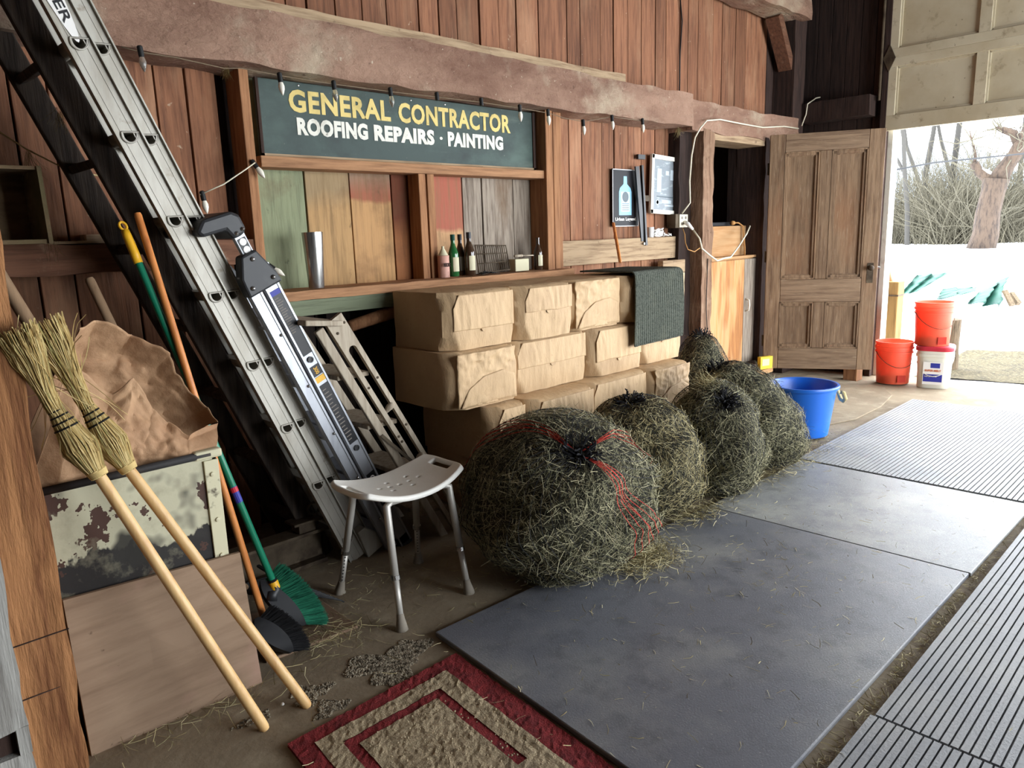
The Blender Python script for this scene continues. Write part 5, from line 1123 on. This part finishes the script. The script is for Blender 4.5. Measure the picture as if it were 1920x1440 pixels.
for a, b, c, d, m in ((-.62, -.35, -.25, .55, 'picture_light'), (-.1, .1, .35, .5, 'picture_light'), (.2, .42, .2, .55, 'picture_light'), (-.6, .6, -.42, -.38, 'picture_dark'), (-.3, .3, -.62, -.5, 'picture_light'), (-.1, .5, -.72, -.66, 'picture_light')):
    MB().box((a*w2, -.0015, c*h2), (b*w2, .0, d*h2), mt).build('print', m, pf)
MB().lathe([(.022, 0), (.022, .001), (.014, .001), (.014, 0)], 18, mt @ frame((-.55*w2, -.0005, -.6*h2), (1, 0, 0), (0, 0, 1), (0, -1, 0))).build('print', 'picture_light', pf)
bb = thing('black_bars', 'pair of black metal bars hanging between the tin sign and picture', 'metal bar', tuple(aty(1205, 455, 3.33)))
MB().bar(aty(1194, 312, 3.345), aty(1205, 452, 3.33), .045, .012, (0, 1, 0)).build('bar', 'black_bar', bb); MB().bar(aty(1203, 310, 3.35), aty(1211, 460, 3.32), .022, .02, (0, 1, 0)).build('bar', 'black_bar', bb)
MB().box(tuple(aty(1200, 295, 3.36)-V((.02, .0, .012))), tuple(aty(1207, 290, 3.36)+V((.02, .02, .0)))).build('clip', 'black_bar', bb)
MB().lathe([(.01, 0), (.01, .01), (0, .012)], 8, frame(aty(1207, 457, 3.32), (1, 0, 0), (0, 0, 1), (0, -1, 0))).build('clip', 'steel', bb)
MB().box(tuple(aty(1208, 374, 3.345)-V((.012, 0, .012))), tuple(aty(1216, 368, 3.345)+V((.012, .02, .006)))).build('latch', 'rust_steel', bb)
st_ = thing('wooden_stick', 'thin orange brown stick leaning against the wall girt', 'stick', tuple(aty(1162, 490, 3.1))); stick(st_, 'shaft', aty(1163, 492, 3.02), aty(1150, 418, 3.30), .011, 'orange_handle')
gt_ = 1.353
def ongirt(px): p = aty(px, 436, 3.36); return V((p.x, 3.355, gt_))
b = ongirt(1219); t = thing('white_cup', 'small white cup on the wall girt beside the black bars', 'cup', tuple(b)); MB().lathe([(.022, 0), (.026, .075), (.024, .075), (.02, .004), (0, .004)], 16, Matrix.Translation(b)).build('cup', 'label_white', t, smooth='auto')
b = ongirt(1232); t = thing('cord_bundle', 'tangled white and black string coiled on the wall girt', 'string', tuple(b)); cm = MB(); rq = random.Random(2)
for k in range(9): cm.tube([b+V((.05*math.cos(a+k)+rq.uniform(-.01, .01), .012*math.sin(a*2+k)-.005, .022+.018*math.sin(a+k*2)+.003*k)) for a in [6.28*i/14 for i in range(15)]], .0045, 5)
cm.build('coil', 'label_white', t, smooth=True)
b = ongirt(1248); t = thing('rag', 'crumpled pale rag lying on the wall girt', 'rag', tuple(b)); MB().grid(lambda u, v: (b.x-.05+u*.1, b.y-.02+v*.04, b.z+.003+.04*abs(nz((u*5, v*3, 3), 1.4))), 12, 6).build('cloth', 'label_white', t, solid=.003)
# outlet + cords
ol = thing('power_outlet', 'ivory duplex outlet in a metal box on the wall', 'outlet', tuple(aty(1281, 427, 3.30)))
x0, x1, z0, z1 = wallrect(1274, 402, 1289, 426, 3.29)
MB().box((x0-.045, 3.295, z0-.004), (x1, 3.38, z1+.004)).build('box', 'rust_steel', ol, bevel=.004); MB().box((x0, 3.287, z0), (x1, 3.295, z1)).build('plate', 'outlet_ivory', ol, bevel=.003)
for sx_ in (.28, .72):
    for sz_ in (.28, .74): MB().lathe([(.012, 0), (.012, .002), (0, .0021)], 14, frame((x0+(x1-x0)*sx_, 3.287, z0+(z1-z0)*sz_), (1, 0, 0), (0, 0, 1), (0, -1, 0))).build('receptacle', 'box_grey', ol)
cd = thing('power_cable', 'white extension cord plugged into the outlet and looping across the doorway', 'cord', tuple(aty(1288, 418, 3.27)))
MB().tube([V(aty(1284, 417, 3.285)), aty(1290, 420, 3.24), aty(1299, 430, 3.22)], [.016, .017, .010], 10).build('plug', 'label_white', cd, smooth=True)
MB().tube([aty(x, y, Y) for x, y, Y in ((1299, 430, 3.22), (1312, 448, 3.16), (1316, 466, 3.15), (1330, 478, 3.13), (1345, 489, 3.12), (1358, 484, 3.12), (1370, 482, 3.12), (1385, 462, 3.14), (1400, 438, 3.2), (1406, 424, 3.24))], .007, 8).build('cord', 'cord_white', cd, smooth=True)
MB().tube([aty(x, y, Y) for x, y, Y in ((1280, 428, 3.27), (1284, 440, 3.24), (1285, 455, 3.2), (1290, 468, 3.17), (1302, 472, 3.16), (1312, 465, 3.15))], .004, 6).build('cord', 'cord_tan', cd, smooth=True)
wc = thing('wall_wire', 'white cable stapled along the beam and down to the outlet', 'cable', tuple(aty(1310, 240, 3.15)))
MB().tube([aty(x, y, Y) for x, y, Y in ((1279, 400, 3.28), (1294, 380, 3.25), (1293, 340, 3.24), (1297, 290, 3.2), (1303, 258, 3.165), (1313, 240, 3.15), (1325, 226, 3.15), (1350, 224, 3.155), (1390, 232, 3.16), (1430, 239, 3.16), (1470, 237, 3.165), (1497, 241, 3.17))], .006, 6).build('cable', 'cord_white', wc, smooth=True)
MB().tube([aty(x, y, Y) for x, y, Y in ((1503, 236, 3.18), (1511, 215, 3.16), (1514, 195, 3.14), (1530, 184, 3.12), (1560, 178, 3.1), (1582, 171, 3.08))], .006, 6).build('cable', 'cord_white', wc, smooth=True)
tag(MB().tube([aty(1275, -5, 3.385), aty(1279, 40, 3.385), aty(1275, 100, 3.385), aty(1274, 170, 3.385)], .006, 6).build('conduit', 'cord_black', smooth=True), 'dark cable running down the upper wall boards', 'cable')
# pull cord by the doorway
tag(MB().tube([aty(1327, 485, 3.18), aty(1325, 540, 3.18), aty(1324, 580, 3.18), aty(1326, 620, 3.18), aty(1322, 640, 3.18)], .004, 6).build('tie_cord', 'cord_black', smooth=True), 'thin dark tie cord hanging on the door post', 'cord')
# doorway cabinet
cab = thing('cabinet', 'plywood cabinet with fir door set inside the dark doorway', 'cabinet', (5.85, 3.35, .16))
ycab = 3.26
xL = 5.43; xD = aty(1393, 560, ycab).x; xE = aty(1413, 560, ycab).x; zc0, zc1 = .20, aty(1360, 487, ycab).z
MB().box((xL, ycab+.02, zc0), (xE, 3.9, zc1)).build('body', 'fir_board', cab)
MB().box((xL, ycab+.004, zc1-.16), (xL+.075, ycab+.024, zc1)).build('frame_piece', 'fir_board', cab); MB().box((xL, ycab+.004, zc0), (xL+.03, ycab+.024, zc1)).build('frame_piece', 'fir_board', cab)
MB().box((xL+.03, ycab+.002, zc0), (xL+.07, ycab+.018, zc1-.16)).build('frame_piece', 'orange_handle', cab)
dr = MB().box((xL+.07, ycab-.006, zc0), (xD, ycab+.016, zc1-.01)).build('door', 'fir_ply', cab, bevel=.003, origin=(xL+.3, ycab, zc0))
MB().box((xD, ycab-.008, zc0), (xE, ycab+.016, zc1-.01)).build('door_stile', 'grey_board', dr, origin=(xD, ycab, zc0))
hp = aty(1400, 572, ycab-.02)
MB().tube([hp+V((0, .014, .055)), hp+V((0, -.02, .045)), hp+V((0, -.026, 0)), hp+V((0, -.02, -.045)), hp+V((0, .014, -.055))], .008, 8).build('handle', 'white_trim', dr, smooth=True)
MB().box((xL, ycab-.01, zc1), (xE+.02, 3.9, zc1+.022)).build('top', 'fir_board', cab, bevel=.003)
zb1 = aty(1360, 424, ycab+.1).z
bx_ = MB().box((xL, ycab+.10, zc1+.022), (xE+.04, ycab+.12, zb1)).box((xL, ycab+.12, zc1+.022), (xE+.04, 3.9, zb1-.01)); tag(bx_.build('wooden_bin', 'fir_board', bevel=.003, origin=(5.8, ycab+.2, zc1+.022)), 'pale plywood bin standing on the cabinet in the doorway', 'bin')
tag(MB().box((xL+.25, ycab+.16, zb1), (xE-.1, ycab+.26, zb1+.035)).box((xL+.1, ycab+.2, zb1), (xL+.3, ycab+.3, zb1+.06)).build('power_tool', 'black_plastic', bevel=.006, origin=(5.7, ycab+.2, zb1)), 'black tool lying on the plywood bin in the doorway', 'tool')
wp_ = aty(1376, 418, ycab+.11); tag(MB().tube([wp_, wp_+V((-.03, 0, 0)), wp_+V((-.04, 0, 0))], [.017, .02, .018], 10).tube([wp_, wp_+V((.06, -.01, 0)), wp_+V((.11, -.03, -.03)), wp_+V((.115, -.05, -.22)), wp_+V((.10, -.06, -.30))], .007, 6).build('tan_cord', 'cord_tan', smooth=True), 'tan power cord with white connector hanging over the bin', 'cord')
lp_ = MB().tube([aty(1411, 262, 3.4), aty(1408, 300, 3.4), aty(1400, 340, 3.42), aty(1402, 352, 3.42)], .003, 5); tag(lp_.build('lamp_cord', 'cord_white', smooth=True), 'thin cord hanging in the dark doorway', 'cord')
# step under the doorway
stp = thing('door_step', 'low wooden step platform under the doorway and cabinet', 'step', (5.9, 3.1, 0))
MB().box((5.0, 3.05, .11), (6.28, 3.42, .15)).build('tread', 'fir_board', stp, bevel=.004); MB().box((5.05, 3.08, 0), (6.27, 3.11, .11)).build('riser', 'dark_board', stp)
MB().box((5.42, 3.12, .15), (6.26, 3.9, .2)).build('cabinet_sill', 'dark_board', stp)
# ---- old five-panel door, swung open
HX, HY = 6.262, 3.145; FX, FY = 6.705, 2.355
ex = V((FX-HX, FY-HY, 0)); DW = ex.length; ex.normalize(); ey = V((-ex.y, ex.x, 0)); 
Md = frame((HX, HY, .14), tuple(ex), tuple(ey), (0, 0, 1)); DH = 2.03; DT = .056
od = thing('panel_door', 'old unpainted wooden panel door standing open by the barn opening', 'door', (HX, HY, .14), rot=(0, 0, math.atan2(ex.y, ex.x)))
def dpart(name, x0, x1, z0, z1, y0=-DT/2, y1=DT/2, bev=.004, par=None): return MB().box((x0+.001, y0, z0+.001), (x1-.001, y1, z1-.001)).build(name, 'door_rail_wood' if name == 'rail' else 'door_wood', par or od, bevel=bev, off=False)
SW = .125
dpart('stile', 0, SW, 0, DH); dpart('stile', DW-SW, DW, 0, DH)
dpart('rail', SW, DW-SW, DH-.15, DH); dpart('rail', SW, DW-SW, .60, .80); dpart('rail', SW, DW-SW, 0, .19)
mx = DW/2
for z0, z1 in ((.80, DH-.15), (.19, .60)):
    dpart('mullion', mx-.047, mx+.047, z0, z1)
    for a, b in ((SW, mx-.047), (mx+.047, DW-SW)):
        pn = MB().box((a, -.004, z0), (b, .004, z1)).build('panel', 'door_wood', od, off=False)
        ml = MB()
        for sgy in (-1, 1):
            for k, (wd, dp) in enumerate(((.012, .027), (.022, .008), (.034, .017), (.042, .006))):
                for (p, q_) in (((a+wd/2, z0), (a+wd/2, z1)), ((b-wd/2, z0), (b-wd/2, z1))): ml.box((p[0]-wd/2, min(sgy*.004, sgy*(.004+dp)), z0), (p[0]+wd/2, max(sgy*.004, sgy*(.004+dp)), z1))
                for zc in (z0+wd/2, z1-wd/2): ml.box((a, min(sgy*.004, sgy*(.004+dp)), zc-wd/2), (b, max(sgy*.004, sgy*(.004+dp)), zc+wd/2))
        ml.build('moulding', 'door_wood', pn, off=False)
sgn_ = -1 if (V((ey.x, ey.y, 0)).dot(EYE-V((HX, HY, 1.4))) < 0) else 1
kb = MB(); kb.lathe([(.022, 0), (.022, .006), (.008, .008), (.008, .03), (.02, .036), (.024, .048), (.014, .058), (0, .06)], 16, frame((DW-.06, sgn_*DT/2, .89), (1, 0, 0), (0, 0, sgn_*1.), (0, sgn_*1., 0))); kb.build('knob', 'rust_steel', od, off=False, smooth=True)
MB().box((DW-.085, min(sgn_*DT/2, sgn_*(DT/2+.003)), .76), (DW-.035, max(sgn_*DT/2, sgn_*(DT/2+.003)), .93)).build('lock_plate', 'rust_steel', od, off=False)
MB().lathe([(.008, 0), (.008, .02), (0, .022)], 10, frame((DW, 0, .89), (0, 1, 0), (0, 0, 1), (1, 0, 0))).build('latch', 'steel', od, off=False)
for z in (.25, 1.0, 1.75): MB().tube([(-.006, 0, z-.05), (-.006, 0, z+.05)], .008, 8).build('hinge', 'rust_steel', od, off=False)
# block under the door's free edge
tag(MB().box((6.78, 2.5, 0), (6.92, 2.62, .2)).build('wood_block', 'stud_wood', bevel=.004, origin=(6.85, 2.55, 0)), 'short wooden block at the foot of the jamb below the panel door', 'block')
# ---- carton, tub, buckets
p = aty(1443, 692, 3.02); yc = thing('yellow_carton', 'small yellow carton standing on the step by the panel door', 'carton', (p.x, 3.06, .15))
mc = Matrix.Translation((p.x+.03, 3.08, .151)) @ Matrix.Rotation(math.radians(-20), 4, 'Z')
MB().box((-.07, -.02, 0), (.07, .02, .11), mc).build('box', 'carton_yellow', yc, bevel=.002); MB().box((-.05, -.0215, .03), (.03, -.02, .09), mc).build('printed_label', 'cab_cream', yc)
tb = thing('muck_tub', 'blue plastic tub with rope handles beside the hay nets', 'tub', (4.80, 2.115, 0))
mt = Matrix.Translation((4.80, 2.115, .012))
MB().lathe([(.165, 0), (.17, .004), (.212, .318), (.228, .322), (.232, .334), (.228, .345), (.214, .345), (.206, .33), (.163, .012), (0, .012)], 48, mt).build('shell', 'tub_blue', tb, smooth='auto')
dirv = V((.62, -.78, 0)); 
for sgn2 in (1,-1):
    c = V((4.80, 2.115, .285))+dirv*.223*sgn2; sd = V((-dirv.y, dirv.x, 0))
    MB().tube([c+sd*.07+V((0, 0, .025)), c+sd*.075+dirv*sgn2*.02+V((0, 0, .02)), c+sd*.07+dirv*sgn2*.035+V((0, 0, -.02)), c+sd*.03+dirv*sgn2*.035+V((0, 0, -.045)), c-sd*.03+dirv*sgn2*.035+V((0, 0, -.045)), c-sd*.07+dirv*sgn2*.035+V((0, 0, -.02)), c-sd*.075+dirv*sgn2*.02+V((0, 0, .02)), c-sd*.07+V((0, 0, .025))], .013, 9).build('rope_handle', 'rope', tb, smooth=True)
def bucket(label, loc):
    t = thing('bucket', label, 'bucket', loc); m_ = Matrix.Translation(loc)
    MB().lathe([(.128, 0), (.13, .003), (.143, .27), (.152, .272), (.152, .285), (.145, .287), (.145, .305), (.154, .307), (.154, .325), (.146, .327), (.148, .352), (.153, .354), (.153, .368), (.144, .368), (.126, .006), (0, .006)], 40, m_).build('shell', 'bucket_orange', t, smooth='auto')
    MB().lathe([(0, .008), (.124, .008), (.128, .075), (.09, .1), (.03, .085), (0, .09)], 24, m_).build('contents', 'bucket_fill', t, smooth=True)
    L = V(loc); d_ = V((.0, 1, 0)); f_ = V((-.75, -.66, 0)); pts = []
    for i in range(13): a = math.pi*i/12; pts.append(L+V((0, 0, .28))+V((-.66*.154*math.cos(a), .75*.154*math.cos(a), 0))+f_*(.155*math.sin(a))*1.0+V((0, 0, -.13*math.sin(a))))
    MB().tube(pts, .0025, 6).build('bail', 'rust_steel', t, smooth=True)
    MB().box((-.02, -.003, .0), (.05, .0, .06), Matrix.Translation(L+f_*.138+V((0, 0, .02))) @ Matrix.Rotation(math.atan2(-.66, -.75)+math.pi/2, 4, 'Z')).build('label', 'bucket_fill', t)
bA = V((6.90, 2.235, .0)); pL = V((6.965, 1.925, 0))
bucket('translucent orange bucket standing on the floor beside the white pail', (bA.x, bA.y, .012))
wp2 = thing('pail', 'square white plastic pail with red lid and blue label', 'pail', (pL.x, pL.y, 0))
rz = Matrix.Translation((pL.x, pL.y, .001)) @ Matrix.Rotation(math.radians(12), 4, 'Z')
def sqring(mb, prof, m_):
    n = 28; o = len(mb.v)
    for r, z in prof:
        for j in range(n):
            a = 2*math.pi*j/n; ca_, sa_ = math.cos(a), math.sin(a); k = (abs(ca_)**5+abs(sa_)**5)**(-.2); mb.v.append(tuple(m_ @ V((r*k*ca_, r*k*sa_, z))))
    for i in range(len(prof)-1):
        for j in range(n): mb.f.append((o+i*n+j, o+i*n+(j+1) % n, o+(i+1)*n+(j+1) % n, o+(i+1)*n+j))
    mb.f.append(tuple(o+j for j in range(n))); mb.f.append(tuple(o+(len(prof)-1)*n+j for j in range(n))); return mb
sqring(MB(), [(.118, 0), (.121, .004), (.132, .27), (.142, .272), (.142, .295), (.134, .297), (.134, .33)], rz).build('body', 'pail_white', wp2, smooth='auto'); sqring(MB(), [(.142, .322), (.146, .324), (.146, .35), (.138, .36)], rz).build('lid', 'pail_lid', wp2, smooth='auto')
def plab(name, y0, y1, z0, z1, m, o=.0): MB().add([rz @ V((-.126-.002-o-.04*(z-.0)*.0-(.0125*z/.27), y, z)) for z, y in ((z0, y0), (z0, y1), (z1, y1), (z1, y0))], [(0, 1, 2, 3)]).build(name, m, wp2, solid=.001)
plab('label', -.075, .075, .035, .23, 'label_white'); plab('label', -.07, .07, .06, .125, 'label_blue', .001); plab('label', -.05, .02, .18, .222, 'label_blue', .001)
for txt, zt, m, hh in (('SUPER-MELT', .148, 'label_orange', .018), ('high powered', .10, 'label_white', .012)):
    tm = text_mesh(txt, .12 if m == 'label_orange' else .09, hh, .02); xx = -.1305-(.0125*zt/.27); place(tm, rz @ frame((xx-.001, .06, zt), (0, -1, 0), (0, 0, 1), (-1, 0, 0))); tm.build('lettering', m, wp2)
MB().tube([rz @ V((-.02+.0*i, 0, 0)) + V((0, 0, 0)) for i in range(2)], .001, 3)
MB().tube([rz @ V((-.15*math.sin(math.pi*i/12)-.0, .142*math.cos(math.pi*i/12), .27-.16*math.sin(math.pi*i/12))) for i in range(13)], .003, 6).build('bail', 'white_trim', wp2, smooth=True)
bucket('translucent orange bucket stacked on top of the white pail', (pL.x+.0, pL.y+.035, .362))
# upright chips: small white thing on floor etc.
for i, (px, py) in enumerate(((530, 1322), (985, 1092))):
    b = atz(px, py, .004); tag(MB().lathe([(0, 0), (.006, .002), (.004, .007), (0, .008)], 6, Matrix.Translation(b)).build('white_chip', 'label_white', origin=tuple(b)), ['small white chip on the concrete between the broom handle feet', 'small white chip on the black mat by the spilled hay'][i], 'chip')
# hay wisps caught on twine and rungs, dusty threads under the beam
def wisp(label, px, py, Y, n, ln, seed):
    q = np.random.default_rng(seed); c = np.array(aty(px, py, Y)); P = c+q.normal(0, .008, (n, 3)); D = q.normal(0, .35, (n, 3))+np.array([0, 0, -1.]); D /= np.linalg.norm(D, axis=1)[:, None]
    N = np.cross(D, np.array([.2, .9, .1])); N /= np.linalg.norm(N, axis=1)[:, None]
    tag(quads_obj('hay_wisp', ribbons(P, D, N, q.uniform(ln*.4, ln, n), q.uniform(.001, .002, n), q), n, 3, 'hay_tan'), label, 'hay', kind='stuff')
wisp('wisp of hay hanging from the twine above the crate', 52, 285, 3.26, 40, .12, 1)
wisp('tuft of hay caught on a wooden ladder rung', 112, 210, 2.95, 50, .07, 2)
wisp('hay stems caught on the lath at the end of the crate', 95, 445, 3.25, 20, .12, 3)
wisp('dusty debris hanging under the beam beside the door post', 1272, 242, 3.2, 60, .06, 4)
wisp('dusty debris hanging under the beam above the niche frame', 424, 128, 3.18, 60, .05, 5)
